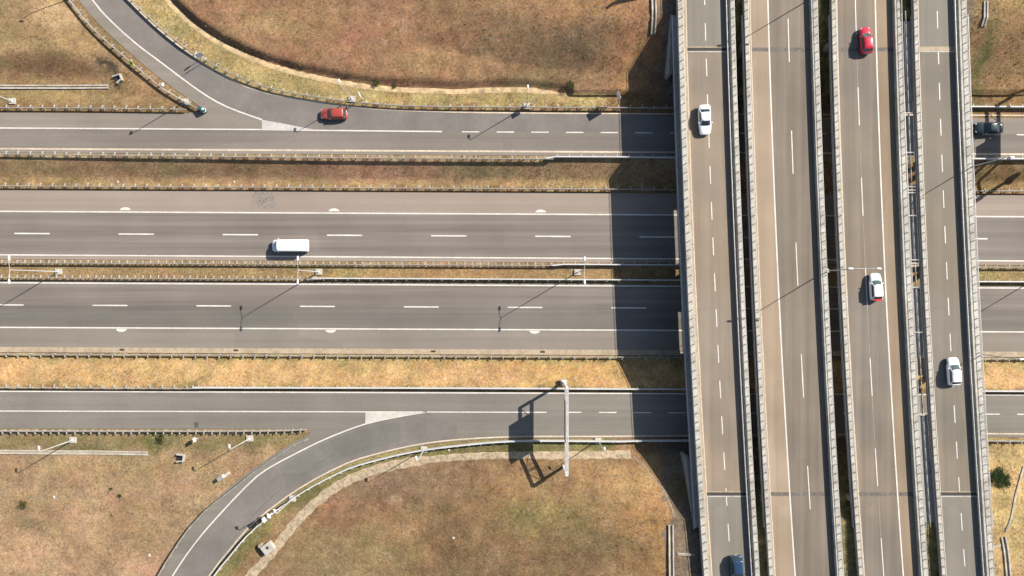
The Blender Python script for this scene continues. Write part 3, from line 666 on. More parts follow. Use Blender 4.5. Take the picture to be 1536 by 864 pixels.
    if d.get('wbeam'):
        gb = off(fRi, -.42); mb = MB(); strip(mb, off(gb, -.05), off(gb, .04), ZD+.62, YT, YB, ZD+.32); 
        for Y in np.arange(YB, YT, 2.0): mb.box((gb(Y)+.06, Y, ZD+.3), (.1, .1, .6))
        mb.build('inner_guardrail', M['steel'], t)
    for py in (258, 405, 556):
        mb = MB(); Y = W(0, py, 0).y; bent(mb, fL(Y)-.6, fRo(Y), Y, -.5); mb.build('pier', M['concrete_grey'], t, smooth=False)
    # abutment walls
    for Yj in (yw(62), yw(752)):
        mb = MB(); xa, xb = capLo(Yj), fRo(Yj); mb.box(((xa+xb)/2, Yj, ZD-2.8), (xb-xa-.2, .8, 2.9)); mb.build('abutment', M['concrete_grey'], t)
    if di in (0, 3):
        for y0, y1 in ((20, 104), (796, 690)):
            mb = MB(); f = off(fL, -2.0) if di == 0 else off(fRo, .85)
            a, b_ = yw(y0), yw(y1); vs = []
            for Y, zt, w_ in ((a, ZD-.5, .15), (b_, ZD-1.6, .25)):
                for dx, zz in ((-w_, 2.0), (w_, 2.0), (w_*.6, zt), (-w_*.6-.18*(Y == b_), zt)): vs.append((f(Y)+dx, Y, zz))
            mb.add(vs, [(0,1,2,3),(4,7,6,5),(0,4,5,1),(1,5,6,2),(2,6,7,3),(3,7,4,0)]); mb.build('wing_wall', M['concrete_grey'], t)
    d.update(fL=fL, fRi=fRi, fRo=fRo, led=led)
# service gallery in the slot between deck three and deck four
fa = off(DK[2]['fRo'], .50); fb = off(DK[3]['led'], -.01)
t = thing('pipe_gallery', Vector((fa(0), 0, ZD-1.3)), 'narrow slotted pipe gallery between the third and fourth overpass decks', 'pipe gallery')
mb = MB()
for y0, y1 in ((30, 168), (172, 232), (276, 395), (432, 536), (622, 785)):
    strip(MB(), fa, fb, ZD-.50, yw(y0), yw(y1), ZD-.65, n=6).build('cover_slab', M['concrete_grey'], t)
mb = MB(); strip(mb, fa, fb, ZD-.45, yw(537), yw(564), ZD-.8, n=3); mb.build('wood_cover', rough_mat('weathered_boards', (.24, .185, .13), .25, 3), t)
mb = MB(); fm = lambda Y: (fa(Y)+fb(Y))/2+.05; Yv = np.linspace(yw(15), yw(792), 40)
for y_a, y_b in zip(Yv[:-1], Yv[1:]): mb.tube((fm(y_a), y_a, ZD-.30), (fm(y_b), y_b, ZD-.30), .09, n=8); mb.tube((fa(y_a)+.06, y_a, ZD-.35), (fa(y_b)+.06, y_b, ZD-.35), .06, n=6)
mb.build('pipe', M['pipe_steel'], t, smooth=True)
mb = MB()
for py in (171, 230, 281, 286, 290, 324, 390, 395, 399, 431, 498, 621):
    Y = yw(py, ZD-.9); MB().box(((fa(Y)+fb(Y))/2, Y, ZD-.24), (fb(Y)-fa(Y), .16, .1)).build('bracket', M['concrete'], t)

# ------------------------------------------------------------------ gantries
def gantry(label, px, pya, pyb, panel, group='overhead sign gantries'):
    a = W(px, pya, 1.5); b_ = W(px-.8, pyb, 1.5); t = thing('sign_gantry', (a+b_)/2, label, 'sign gantry', group)
    x = a.x+.05
    for p in (a, b_):
        mb = MB(); mb.box((p.x, p.y, 1.5+.25), (.9, .9, .5)); mb.build('footing', M['concrete'], t)
        mb = MB(); mb.box((p.x, p.y, 1.5+3.05), (.34, .34, 6.1)); mb.box((p.x, p.y, 1.5+.56), (.6, .6, .08)); mb.build('column', M['steel_white'], t, bevel=.03)
    y0, y1 = a.y+.15, b_.y-.15; z0, z1 = 1.5+4.45, 1.5+6.05; mb = MB()
    for dx in (-.16, .16):
        for zz in (z0, z1): mb.box((x+dx, (y0+y1)/2, zz), (.13, y0-y1, .16))
    n = 5; ysx = np.linspace(y0, y1, n+1)
    for i, Y in enumerate(ysx):
        for dx in (-.19, .19): mb.box((x+dx, Y, (z0+z1)/2), (.08, .1, z1-z0))
        for zz in (z0, z1): mb.box((x, Y, zz), (.38, .08, .08))
        if i < n:
            Y2 = ysx[i+1]
            for dx in (-.19,): mb.tube((x+dx, Y, z0 if i % 2 else z1), (x+dx, Y2, z1 if i % 2 else z0), .045, n=6)
    yy = np.linspace(y0, y1, 25)
    for i in range(24):
        s_ = 1 if i % 2 else -1; mb.tube((x-.19*s_, yy[i], z1+.02), (x+.19*s_, yy[i+1], z1+.02), .035, n=5)
    mb.build('truss', M['post_steel'], t)
    if panel:
        pa, pb_ = W(px, panel[0], 1.5).y, W(px, panel[1], 1.5).y
        MB().box((x-.27, (pa+pb_)/2, 1.5+5.7), (.06, pa-pb_, 3.3)).build('sign_panel', M['sign_grey'], t)
        mb = MB()
        for Y in np.linspace(pa-.4, pb_+.4, 4): mb.box((x-.22, Y, 1.5+5.9), (.04, .08, 3.0))
        mb.build('panel_bracket', M['steel'], t)
    return t
gantry('white lattice sign gantry spanning the lower side road, its long shadow beside it', 845.5, 573, 697, (591, 650))
gantry('white lattice sign gantry right of the overpass, over the upper side road', 1546, 128, 256, (173, 206))
# large direction sign beyond the upper edge of the picture; its shadow reaches the grass
def G0(gx, gy, z): return Vector(((gx-768)/K, (432-gy)/K, z))
p = G0(1008, -29, 6.4); t = thing('direction_sign', p, 'large overhead direction sign beyond the top end of the leftmost deck', 'road sign')
q = G0(1124, -44, 6.4); d_ = (q-p).normalized(); an = math.atan2(d_.y, d_.x)
mb = MB(); mb.box((p.x, p.y, 6.2+4.6), (.3, .3, 9.6)); mb.build('column', M['steel'], t); mb = MB(); mb.box((q.x, q.y, 6.2+4.6), (.3, .3, 9.6)); mb.build('column', M['steel'], t)
c_ = (p+q)/2; MB().box((c_.x, c_.y+.2, 14.0), ((q-p).length-.4, .1, 2.9), rz=an).build('sign_panel', M['blue_sign'], t)
MB().box((c_.x, c_.y, 14.9), ((q-p).length, .25, .3), rz=an).build('beam', M['steel'], t)

# ------------------------------------------------------------------ street lamps
def lamp_parts(t, h, arms, arm_len, foot=True, head=(.30, .80), basez=.25):
    if foot:
        MB().box((0, 0, .06), (1.05, .95, .34)).build('footing', M['concrete'], t, bevel=.04, local=True)
    mb = MB(); mb.box((0, 0, basez+.02), (.42, .42, .05)); mb.tube((0, 0, basez), (0, 0, h), .085, .045, 12); mb.build('pole', M['barrier'], t, local=True)
    mb = MB()
    for a in arms:
        dx, dy = math.cos(a), math.sin(a); prev = Vector((0, 0, h-.05))
        for k in range(1, 5):
            q = Vector((dx*arm_len*k/4, dy*arm_len*k/4, h-.05+.25*math.sin(k/4*1.5)*min(1, arm_len))); mb.tube(prev, q, .036, n=8); prev = q
    ar = mb.build('arm', M['post_steel'], t, local=True)
    for a in arms:
        dx, dy = math.cos(a), math.sin(a); bm = MB(); Lh, Wh = head[1], head[0]; zt = h+.15
        c = Vector((dx*(arm_len+Lh*.35), dy*(arm_len+Lh*.35), zt)); l = Vector((-dy, dx, 0)); f_ = Vector((dx, dy, 0)); vs = []
        for s_, wv, zz in ((-.5, .55, 0), (-.2, .9, .06), (.15, 1, .08), (.42, .8, .04), (.5, .45, 0)):
            for u_, vz in ((-1, 0), (-.7, .5), (0, 1), (.7, .5), (1, 0), (0, -.6)):
                vs.append(c+f_*Lh*s_+l*u_*wv*Wh/2+Vector((0, 0, vz*.1+zz*.5)))
        fs = [(6*i+j, 6*i+(j+1) % 6, 6*i+6+(j+1) % 6, 6*i+6+j) for i in range(4) for j in range(6)]+[tuple(range(6)), tuple(range(24, 30))]
        bm.add(vs, fs); hd = bm.build('lamp_head', M['white_plastic'], t, smooth=True, local=True)
        MB().box((c.x, c.y, zt-.06), (.25+.25*abs(dx), .25+.25*abs(dy), .04)).build('lens', M['lamp_clear'], hd, local=True)
def lamp(px, py, h, arms, arm_len, label, zb=None, foot=True, head=(.32, .62), group='single street lamps beside the roads'):
    z = hz(px, py) if zb is None else zb
    t = thing('street_lamp', W(px, py, z), label, 'street lamp', group); lamp_parts(t, h, [math.radians(a) for a in arms], arm_len, foot, head); return t
SL = 'single street lamps beside the roads'; DL = 'double headed lamps in the grass median'; BL = 'lamps mounted on the overpass'
lamp(110,660,7.7,[95],.35,'single street lamp in the left verge under the lower side road, shadow over tan field')
lamp(375,657.5,7.7,[95],.35,'single street lamp in the grass wedge between lower side road and slip road')
lamp(439,747.5,7.4,[120],.3,'single street lamp on a square block inside the lower slip road bend')
lamp(636,674,7.7,[105],.35,'single street lamp by the white barrier where the lower slip road starts to bend')
lamp(897,661,7.6,[95],.3,'single street lamp beside the lower barrier between gantry and bridge shadow')
lamp(19,152,7.7,[-85],.35,'single street lamp at the far left above the upper side road')
lamp(278,153,7.7,[50],.35,'single street lamp in the grass tip between the upper slip road and side road')
lamp(528,149,7.7,[100],.3,'single street lamp in the verge above the faded red car')
lamp(790,159.5,7.9,[90],.5,'single street lamp in the upper verge midway between red car and bridge')
lamp(107,-4,7.7,[0],.3,'single street lamp behind the upper slip road at the top left edge')
for px, py, s_ in ((88.5,407.5,'leftmost double headed median lamp, near the left edge'),(478.5,407.8,'double headed median lamp just right of the white van'),(866,408.5,'double headed median lamp nearest the bridge shadow'),(1563,412,'double headed median lamp to the right of the overpass')):
    lamp(px, py, 10.8, [90, -90], 1.42, s_, zb=-.06, head=(.34, .72), group=DL)
fg = DK[1]['fRo']
for py, s_ in ((406,'double armed lamp between the second and third decks, arms over the third deck'),(-8,'double armed lamp between the second and third decks at the top edge')):
    p = W(0, py, ZD+.2); x = fg(p.y)+.28; t = thing('street_lamp', (x, p.y, ZD+.05), s_, 'street lamp', BL)
    MB().box((-.1, 0, -.15), (.9, .55, .3)).build('bracket', M['concrete'], t, local=True)
    lamp_parts(t, 10.8, [0, math.pi], 1.6, False, (.32, .75), 0)
fg = DK[3]['fRo']
for py, s_ in ((250,'single lamp on the outer side of the rightmost deck near the dark car'),(531,'single lamp on the outer side of the rightmost deck near its white car')):
    p = W(0, py, ZD+.2); x = fg(p.y)+.25; t = thing('street_lamp', (x, p.y, ZD-.1), s_, 'street lamp', BL)
    MB().box((-.05, 0, -.1), (.5, .5, .25)).build('bracket', M['concrete'], t, local=True)
    lamp_parts(t, 7.6, [0], .35, False, (.30, .75), 0)

# ------------------------------------------------------------------ small signs, boxes, culverts
def post_sign(px, py, rz, h, label, kind='round', mat='white_plastic', size=.45):
    z = hz(px, py); t = thing('road_sign', W(px, py, z), label, 'road sign', 'small road signs on posts', rz)
    MB().tube((0, 0, -.2), (0, 0, h), .045, n=8).build('post', M['steel_white'], t, local=True)
    mb = MB()
    if kind == 'round': mb.cyl((.06, 0, h-.1), size, .03, 24, 'x')
    else: mb.box((.06, 0, h-.15), (.03, size*1.6, size*2.3))
    mb.build('sign_plate', M[mat], t, local=True)
post_sign(545,149.5,math.radians(20),3.0,'small road sign just right of the lamp above the red car','board',size=.5)
post_sign(311,91,math.radians(-60),3.0,'small board sign beside the inner guard rail of the upper slip road','board',size=.65)
post_sign(303,89,math.radians(-40),2.2,'short sign post next to the board sign on the upper slip road','round')
post_sign(799,156,math.radians(12),2.6,'small road sign right beside the middle lamp of the upper verge','board',size=.5)
post_sign(923,152,math.radians(25),3.2,'road sign close to the bridge shadow above the upper side road','board',size=.75)
post_sign(297,657,math.radians(15),1.5,'small white road sign under the lower left guard rail','board',size=.4)
post_sign(404,772,math.radians(35),2.6,'pair sign left of the lamp inside the lower slip road bend','board',size=.5)
post_sign(409,768,math.radians(35),2.0,'short sign squeezed between lamp head and barrier in the lower slip bend','round')
# tilted lime marker
p = W(206, 101, 1.5); t = thing('marker_board', p, 'lime green arrow marker board behind the upper slip road guard rail', 'marker board')
MB().tube((p.x, p.y, 1.3), (p.x, p.y, 3.0), .05, n=8).build('post', M['steel'], t)
def tilted(c, u, v_, n_, su, sv, th, name, mat, par):
    c = Vector(c); vs = []
    for s3 in (0, 1):
        for a, b_ in ((-1,-1),(1,-1),(1,1),(-1,1)): vs.append(c+u*a*su/2+v_*b_*sv/2+n_*th*s3)
    return MB().add(vs, [(3,2,1,0),(4,5,6,7),(0,1,5,4),(1,2,6,5),(2,3,7,6),(3,0,4,7)]).build(name, mat, par)
u = Vector((.83, -.55, 0)).normalized(); nn = Vector((-.40, -.60, .75)).normalized(); nn = (nn-u*nn.dot(u)).normalized(); vv = nn.cross(u)
bd = tilted((p.x-.1, p.y+.15, 3.05), u, vv, nn, .70, .85, .04, 'sign_plate', M['lime'], t)
tilted(Vector((p.x-.1, p.y+.15, 3.05))+nn*.043, u, vv, nn, .28, .30, .01, 'arrow_symbol', M['black'], bd)
# crash cushion at the gore
p = W(307.5, 166.5, 1.5); t = thing('crash_cushion', p, 'teal and white rounded crash cushion at the tip between the upper roads', 'crash cushion')
mb = MB(); mb.cyl((p.x, p.y, 2.05), .40, 1.1, 20, r2=.36); mb.box((p.x-.45, p.y+.25, 2.0), (.5, .55, 1.0), rz=math.radians(-35)); mb.build('body', M['teal'], t, bevel=.04)
mb = MB(); mb.cyl((p.x+.14, p.y+.04, 2.66), .20, .12, 16, r2=.15); mb.build('cap', M['white_plastic'], t); MB().cyl((p.x, p.y, 2.05), .415, .2, 20).build('band', M['white_plastic'], t)
# drain grates
for px, py, zz, s_, sx, sy, mm in ((183,524.6,.06,'rusty drain grate in the gutter, leftmost of four',.75,.30,'rust'),(354,525.5,.06,'rusty drain grate in the gutter, second from the left',.75,.30,'rust'),(650,527,.06,'rusty drain grate in the gutter, third from the left',.75,.30,'rust'),(814,527.8,.06,'rusty drain grate in the gutter nearest the bridge shadow',.75,.30,'rust'),(295,637,1.52,'dark oval drain cover on the lower side road',.8,1.0,'steel_dark')):
    p = W(px, py, zz); t = thing('drain_grate', p, s_, 'drain', 'drain grates')
    MB().box((0, 0, 0), (sx, sy, .03)).build('frame', M[mm], t, local=True, bevel=.008)
    mb = MB()
    for k in range(7): mb.box(((k-3)*sx/8, 0, .02), (sx/22, sy*.86, .03))
    mb.build('bar', M['hole'], t, local=True)
# concrete drainage channels and head walls
def channel(pts, wd, wall, label, mat='concrete_tan', zoff=.06, zfix=None, name='drainage_channel', wm='concrete'):
    pth = smooth_path([Vector((*W(x, y, hz(x, y) if zfix is None else zfix).xy, 0)) for x, y in pts], 1.0)
    pth = [Vector((q.x, q.y, (float(height([q.x], [q.y])[0]) if zfix is None else zfix)+zoff)) for q in pth]
    t = thing(name, pth[0], label, 'drainage channel', 'concrete drainage channels')
    MB().sweep(pth, [(wd/2, 0), (wd/2, -.4), (-wd/2, -.4), (-wd/2, 0)]).build('channel_bed', M[mat], t)
    wt = .09 if wd > .3 else .045
    for s_ in (-1, 1):
        e = s_*wd/2; MB().sweep(pth, [(e+wt, wall), (e+wt, -.42), (e-wt, -.42), (e-wt, wall)]).build('channel_wall', M[wm], t)
    return t
channel([(-60,130.5),(60,130.8),(163,130.3)], .42, .16, 'long tan drainage channel at the left, between dark slope and upper side road')
channel([(-60,677.5),(100,678.5),(222,680)], .45, .06, 'long pale drainage channel in the tan field at the lower left')
channel([(979.5,-30),(979.5,52)], .55, .22, 'pale concrete chute on the embankment beside the upper end of the leftmost deck')
channel([(1006,787),(1007,890)], .60, .25, 'pale concrete chute beside the lower end of the leftmost deck')
channel([(1504,805),(1509,835),(1514,900)], .60, .20, 'concrete chute at the lower right corner beside the rightmost deck')
channel([(1535,700),(1521,752),(1508,797)], .15, .10, 'thin slanting concrete drain in the tan grass at the right edge')
channel([(1016,830.5),(1042,832)], .2, .12, 'short cross drain joining the lower left chute to the deck')
channel([(1480,823),(1500,817)], .2, .12, 'short cross drain joining the lower right chute to the rightmost deck')
channel([(1478,2),(1474,40)], .45, .15, 'concrete chute at the upper right beside the rightmost deck')
channel([(950,684),(975,711),(999,742),(1012,775)], .12, .03, 'thin curved drain down the orange slope beside the lower bridge shadow', 'rust', .03, None, 'drainage_channel', 'concrete_tan')
def culvert(px, py, rz, label):
    z = hz(px, py); t = thing('culvert', W(px, py, z), label, 'culvert', 'concrete culvert mouths', rz)
    mb = MB(); mb.box((0, .62, .2), (1.1, .16, .8)); mb.box((-.5, 0, .2), (.16, 1.1, .8)); mb.box((.5, .15, .2), (.16, 1.0, .8), rz=.35); mb.build('head_wall', M['concrete'], t, local=True)
    MB().box((0, 0, .1), (.84, 1.05, .14)).build('opening', M['hole'], t, local=True)
culvert(178, 119, math.radians(-70), 'concrete culvert mouth in the grass at the end of the upper left channel')
culvert(271, 686, math.radians(-100), 'concrete culvert mouth in the tan field left of the lower slip road')
z = hz(404, 820); p = W(404, 820, z); t = thing('drain_chamber', p, 'square concrete chamber with a round black hole beside the gravel path', 'drain chamber', None, math.radians(38))
MB().box((0, 0, .45), (1.75, 1.45, .95)).build('body', M['concrete'], t, bevel=.03, local=True)
MB().cyl((.1, .12, .93), .22, .03, 20).build('hole', M['hole'], t, local=True)
MB().box((0, .70, .96), (1.6, .18, .08)).build('rim', M['concrete'], t, local=True)
MB().cyl((-.75, .95, .35), .38, .55, 14).build('pipe_stub', M['concrete_tan'], t, local=True)
z = hz(337, 714); p = W(337, 714, z); t = thing('utility_cabinet', p, 'pale utility cabinet on a long plinth in the field left of the lower slip road', 'utility cabinet', None, math.radians(35))
MB().box((0, 0, .06), (2.0, .42, .3)).build('plinth', M['concrete'], t, bevel=.02, local=True)
MB().box((-.35, .1, .55), (.9, .5, .85)).build('cabinet_body', M['white_plastic'], t, bevel=.03, local=True)
MB().box((-.35, .1, .995), (.98, .58, .05)).build('cabinet_lid', M['concrete_grey'], t, bevel=.01, local=True)
random.seed(11)
for px, py, s_ in ((177,273,'pale flat stone on the bank left of the tyre scuff'),(351,273,'pale flat stone on the bank just above the tyre scuff'),(50,536,'white stone on the tan strip under the left gutter'),(81,746,'small white stone in the middle of the tan field'),(224,833,'small white stone low in the tan field'),(680,807,'lone white stone in the brown lower field'),(673,675,'pale stone in the green verge right of the bend lamp')):
    z = hz(px, py); p = W(px, py, z); bm = bmesh.new(); bmesh.ops.create_icosphere(bm, subdivisions=2, radius=.24)
    for v_ in bm.verts: v_.co *= random.uniform(.8, 1.15); v_.co.z *= .5
    me = bpy.data.meshes.new('stone'); bm.to_mesh(me); bm.free(); me.materials.append(M['concrete']); o = bpy.data.objects.new('stone', me); C.objects.link(o); o.location = (p.x, p.y, z+.03); tag(o, s_, 'stone', 'pale stones in the grass')

# ------------------------------------------------------------------ shrubs and tufts
def leafmat(name, col):
    return rough_mat(name, col, .35, 6, .7, tuple(c*.6 for c in col), bump=.1)
M['leaf'] = leafmat('shrub_leaves', (.075, .125, .036)); M['leaf2'] = leafmat('olive_leaves', (.12, .135, .045)); M['bark'] = rough_mat('bark', (.1, .07, .045))
def shrub(px, py, r, h, n, label, mat='leaf', lean=0):
    z = hz(px, py); t = thing('shrub', W(px, py, z), label, 'shrub', 'green shrubs in the dry grass'); mb = MB(); fo = MB()
    for k in range(9):
        a = random.uniform(0, 6.28); rr = r*random.uniform(.35, .75); tip = Vector((math.cos(a)*rr, math.sin(a)*rr, h*random.uniform(.5, .85)))
        mb.tube((0, 0, -.05), tip, .04, .012, 5)
    cl = [Vector((random.gauss(0, .42)*r, random.gauss(0, .42)*r, h*random.uniform(.25, .9))) for _ in range(16)]
    for k in range(n):
        c = random.choice(cl)+Vector((random.gauss(0, .2)*r, random.gauss(0, .2)*r, random.gauss(0, .13)*h))
        if c.xy.length > r*1.15: continue
        c.z = max(c.z, .05); d_ = Vector((random.gauss(0, 1), random.gauss(0, 1), random.uniform(-.2, 1))).normalized(); u_ = d_.orthogonal().normalized(); s_ = random.uniform(.07, .15)
        fo.add([c, c+d_*s_+u_*s_*.4, c+d_*s_*2, c+d_*s_-u_*s_*.4], [(0, 1, 2, 3)])
    mb.build('stem', M['bark'], t, local=True); fo.build('foliage', M[mat], t, local=True)
shrub(1496, 712, 1.6, 1.8, 4200, 'large dark green shrub in tan grass right of the rightmost deck')
shrub(565, 125.5, .5, .55, 500, 'small olive shrub on the pale path above the red car', 'leaf2')
shrub(592, 130, .28, .3, 200, 'tiny olive shrub on the pale path, right of the other one', 'leaf2')
shrub(240, 659, .8, .5, 700, 'low green shrub under the lower left guard rail', 'leaf2')
shrub(1238, 60, .45, .6, 500, 'green shrub in the slot between the second and third decks', 'leaf2')
shrub(35, 757, 0.7, 0.4, 500, 'low straggly green shrub at the left of the tan field', 'leaf2')
shrub(180, 743, 0.32, 0.25, 160, 'larger of two dark green shrubs in the middle of the tan field', 'leaf2')
shrub(167, 733, 0.18, 0.2, 80, 'tiny dark green shrub in the middle of the tan field', 'leaf2')
shrub(855, 128, 0.6, 0.4, 400, 'olive shrub at the right end of the pale path', 'leaf2')
# dry tufts and weeds too many to count
def tufts(name, label, n, box, cols, hmin, hmax, cond):
    vs = []; fs = []; cl = []
    PX = RNG.uniform(box[0], box[2], n*3); PY = RNG.uniform(box[1], box[3], n*3)
    X = (PX-768)/K*.985; Y = (432-PY)/K*.985; z = height(X, Y); GX = 768+X*K; GY = 432-Y*K
    ok = cond(GX, GY) & (lump(GX, GY, 60, 11) > RNG.uniform(-.6, .35, n*3))
    on = inside(GX, GY, ROADPOLY_UP, 1.5) | inside(GX, GY, ROADPOLY_LO, 1.5); vv_ = GY-.005*GX
    near = np.minimum(np.minimum(dist_to(GX, GY, R_UP_R, 1.5), dist_to(GX, GY, R_UP_L, 1.5)), np.minimum(dist_to(GX, GY, R_LO_R, 1.5), dist_to(GX, GY, R_LO_L, 1.5)))
    ok &= ~on & (near > 5) & ~((vv_ > 281) & (vv_ < 391)) & ~((vv_ > 419) & (vv_ < 534)) & ~((vv_ > 575) & (vv_ < 644)) & (dist_to(GX, GY, PATH_T, 1.5) > 5) & (dist_to(GX, GY, PATH_B, 1.5) > 8)
    ok &= ~((GX > 985) & (GX < 1420) & ((vv_ < 60) | (vv_ > 740)))
    ids = np.nonzero(ok)[0][:n]
    for i in ids:
        x, y, z_ = X[i], Y[i], z[i]; c = cols[int(RNG.integers(len(cols)))]; k_ = RNG.uniform(.7, 1.3); hh_ = RNG.uniform(hmin, hmax)
        for b_ in range(4):
            a = RNG.uniform(0, 6.28); w_ = hh_*.16; l_ = hh_*RNG.uniform(.3, .9); bx, by = x+RNG.normal()*.06, y+RNG.normal()*.06; q = len(vs)
            vs += [(bx-math.sin(a)*w_, by+math.cos(a)*w_, z_-.02), (bx+math.sin(a)*w_, by-math.cos(a)*w_, z_-.02), (bx+math.cos(a)*l_, by+math.sin(a)*l_, z_+hh_)]
            fs.append((q, q+1, q+2)); cl += [(c[0]*k_, c[1]*k_, c[2]*k_, 1)]*3
    me = bpy.data.meshes.new(name); me.from_pydata(vs, [], fs); at = me.color_attributes.new('cover', 'FLOAT_COLOR', 'POINT')
    at.data.foreach_set('color', np.array(cl, dtype=np.float32).ravel())
    m_, N_, L_, b2 = mk(name+'_blades'); ca_ = N_.new('ShaderNodeVertexColor'); ca_.layer_name = 'cover'; L_.new(ca_.outputs[0], b2.inputs['Base Color']); b2.inputs['Roughness'].default_value = .9
    me.materials.append(m_); o = bpy.data.objects.new(name, me); C.objects.link(o); tag(o, label, kind='stuff')
tufts('dry_grass', 'tufts of dry brown grass over the fields', 24000, (-60, -60, 1600, 925), [(.26,.15,.075),(.34,.225,.115),(.17,.10,.052),(.10,.075,.038),(.29,.16,.085)], .08, .24, lambda x, y: (y < 160) | (y > 660) | ((y > 240) & (y < 290)))
tufts('green_weeds', 'small green weeds along the verges', 10000, (-60, -60, 1600, 925), [(.13,.13,.045),(.17,.16,.055),(.09,.10,.035)], .06, .18,
      lambda x, y: (dist_to(x, y, R_LO_R, 1.5) < 26) | (dist_to(x, y, PATH_T, 1.5) < 22) | ((y > 648) & (y < 672)) | ((y > 536) & (y < 545)) | ((x > 1422) & (x < 1445) & (y < 160)))
def gapweeds():
    fo = MB()
    for k in range(7000):
        di = random.choice([0, 1, 1, 2]); py = random.choice([random.uniform(-60, 70), random.uniform(760, 925)]) ; Y = W(0, py, 6.6).y
        a = DK[di]['fRo'](Y); b_ = DK[di+1]['led'](Y); x = random.uniform(a, b_+.2); z_ = float(6.65); hgt = random.uniform(.1, .5); d_ = Vector((random.gauss(0, .6), random.gauss(0, .6), 1)).normalized(); u_ = d_.orthogonal().normalized()*.06
        c = Vector((x, Y, z_-.05)); 
        if math.sin(py*.13+di)+random.uniform(-.8, .8) < -.2: continue
        fo.add([c-u_, c+u_, c+d_*hgt], [(0, 1, 2)])
    o = fo.build('weeds', M['leaf2']); tag(o, 'weeds growing in the slots between the deck ends', kind='stuff')
gapweeds()

# ------------------------------------------------------------------ vehicles
def car(name, label, cat, px, py, z, heading, Ln, Wd, Ht, paint, style='hatch', group=None, glass='glass', rails=False):
    """local +X is forward"""
    t = thing(name, W(px, py, z+.8), label, cat, group, math.radians(heading)); t.location.z = z
    pm = M[paint]; hl, hw = Ln/2, Wd/2; van = style == 'van'
    belt = .95 if not van else 1.15
    # body loft: station (x/hl), half width factor, sill z, top z
    if van: st = [(-1,.90,.45,1.12),(-.985,.96,.32,1.16),(-.93,1,.28,1.17),(-.4,1,.26,1.17),(.2,1,.26,1.17),(.62,1,.26,1.17),(.74,.99,.27,1.12),(.86,.95,.28,1.02),(.95,.86,.30,.92),(.99,.70,.36,.80),(1,.55,.45,.70)]
    elif style == 'sedan': st = [(-1,.62,.45,.82),(-.985,.80,.36,.90),(-.93,.92,.28,.96),(-.75,.98,.24,.99),(-.4,1,.22,.98),(.0,1,.22,.95),(.3,.995,.22,.93),(.42,.99,.22,.92),(.65,.96,.24,.86),(.84,.90,.26,.77),(.95,.78,.30,.68),(.99,.62,.36,.60),(1,.45,.42,.55)]
    else: st = [(-1,.70,.45,.85),(-.985,.86,.34,.93),(-.93,.95,.28,.97),(-.75,.99,.24,.98),(-.4,1,.22,.96),(.0,1,.22,.94),(.3,.99,.22,.93),(.45,.985,.22,.91),(.68,.95,.24,.84),(.86,.88,.27,.75),(.95,.76,.30,.66),(.99,.60,.36,.58),(1,.42,.42,.53)]
    vs = []; 
    for sx, wf, zs, zt in st:
        x = sx*hl; w_ = wf*hw; crown = .05
        ring = [(-w_*.90, zs), (-w_, zs+.12), (-w_, (zs+zt)/2), (-w_*.985, zt-.12), (-w_*.90, zt-.02), (-w_*.5, zt+crown*.7), (0, zt+crown), (w_*.5, zt+crown*.7), (w_*.90, zt-.02), (w_*.985, zt-.12), (w_, (zs+zt)/2), (w_, zs+.12), (w_*.90, zs)]
        vs += [(x, y_, z_) for y_, z_ in ring]
    n = 13; fs = [(n*i+j, n*i+(j+1) % n, n*i+n+(j+1) % n, n*i+n+j) for i in range(len(st)-1) for j in range(n)]
    fs += [tuple(range(n)), tuple(range(n*(len(st)-1), n*len(st)))]
    body = MB().add(vs, fs).build('body', pm, t, smooth=True, local=True)
    MB().box((0, 0, .24), (Ln*.9, Wd*.86, .12)).build('underbody', M['black'], t, local=True)
    # greenhouse: base outline and roof outline
    if van: xb0, xb1, xr0, xr1 = -.975*hl, .76*hl, -.965*hl, .60*hl
    elif style == 'sedan': xb0, xb1, xr0, xr1 = -.74*hl, .42*hl, -.42*hl, .10*hl
    else: xb0, xb1, xr0, xr1 = -.93*hl, .45*hl, -.72*hl, .12*hl
    zb, zr = belt-.04, Ht-.06; wb, wr = hw*.94, hw*(.90 if van else .76)
    def ring(x0, x1, w_, z_, bow):
        c = [(x0, -w_*.86), (x0+.10, -w_), ((x0+x1)/2, -w_*1.015), (x1-.22, -w_*.985), (x1-.02, -w_*.80), (x1+bow, -w_*.35), (x1+bow, w_*.35), (x1-.02, w_*.80), (x1-.22, w_*.985), ((x0+x1)/2, w_*1.015), (x0+.10, w_), (x0, w_*.86), (x0-bow*.5, w_*.3), (x0-bow*.5, -w_*.3)]
        return [Vector((x_, y_, z_)) for x_, y_ in c]
    lo_, hi_ = ring(xb0, xb1, wb, zb, .10), ring(xr0, xr1, wr, zr, .06); k = len(lo_)
    def lerp(i, s_, o=0.0):
        p_ = lo_[i].lerp(hi_[i], s_); c = Vector(((xb0+xb1)/2, 0, p_.z)); return p_+(p_-c).normalized()*o
    # body-coloured cage, glass set just proud of it
    MB().add([*lo_, *hi_], [(i, (i+1) % k, k+(i+1) % k, k+i) for i in range(k)]).build('pillar', pm, t, smooth=False, local=True)
    def pane(nm, ids, s0, s1, mat, trim=.0):
        a = [lerp(i, s0, .012) for i in ids]; b_ = [lerp(i, s1, .012) for i in ids]; m_ = len(ids)
        if trim:
            for arr in (a, b_): arr[0] = arr[0].lerp(arr[1], trim); arr[-1] = arr[-1].lerp(arr[-2], trim)
        MB().add([*a, *b_], [(i, i+1, m_+i+1, m_+i) for i in range(m_-1)]).build(nm, M[mat], t, local=True)
    pane('windshield', [4, 5, 6, 7], .04, .97, glass)
    if not van: pane('rear_window', [11, 12, 13, 0], .12, .92, 'glass')
    else: pane('rear_window', [11, 12, 13, 0], .3, .55, 'glass', .3)
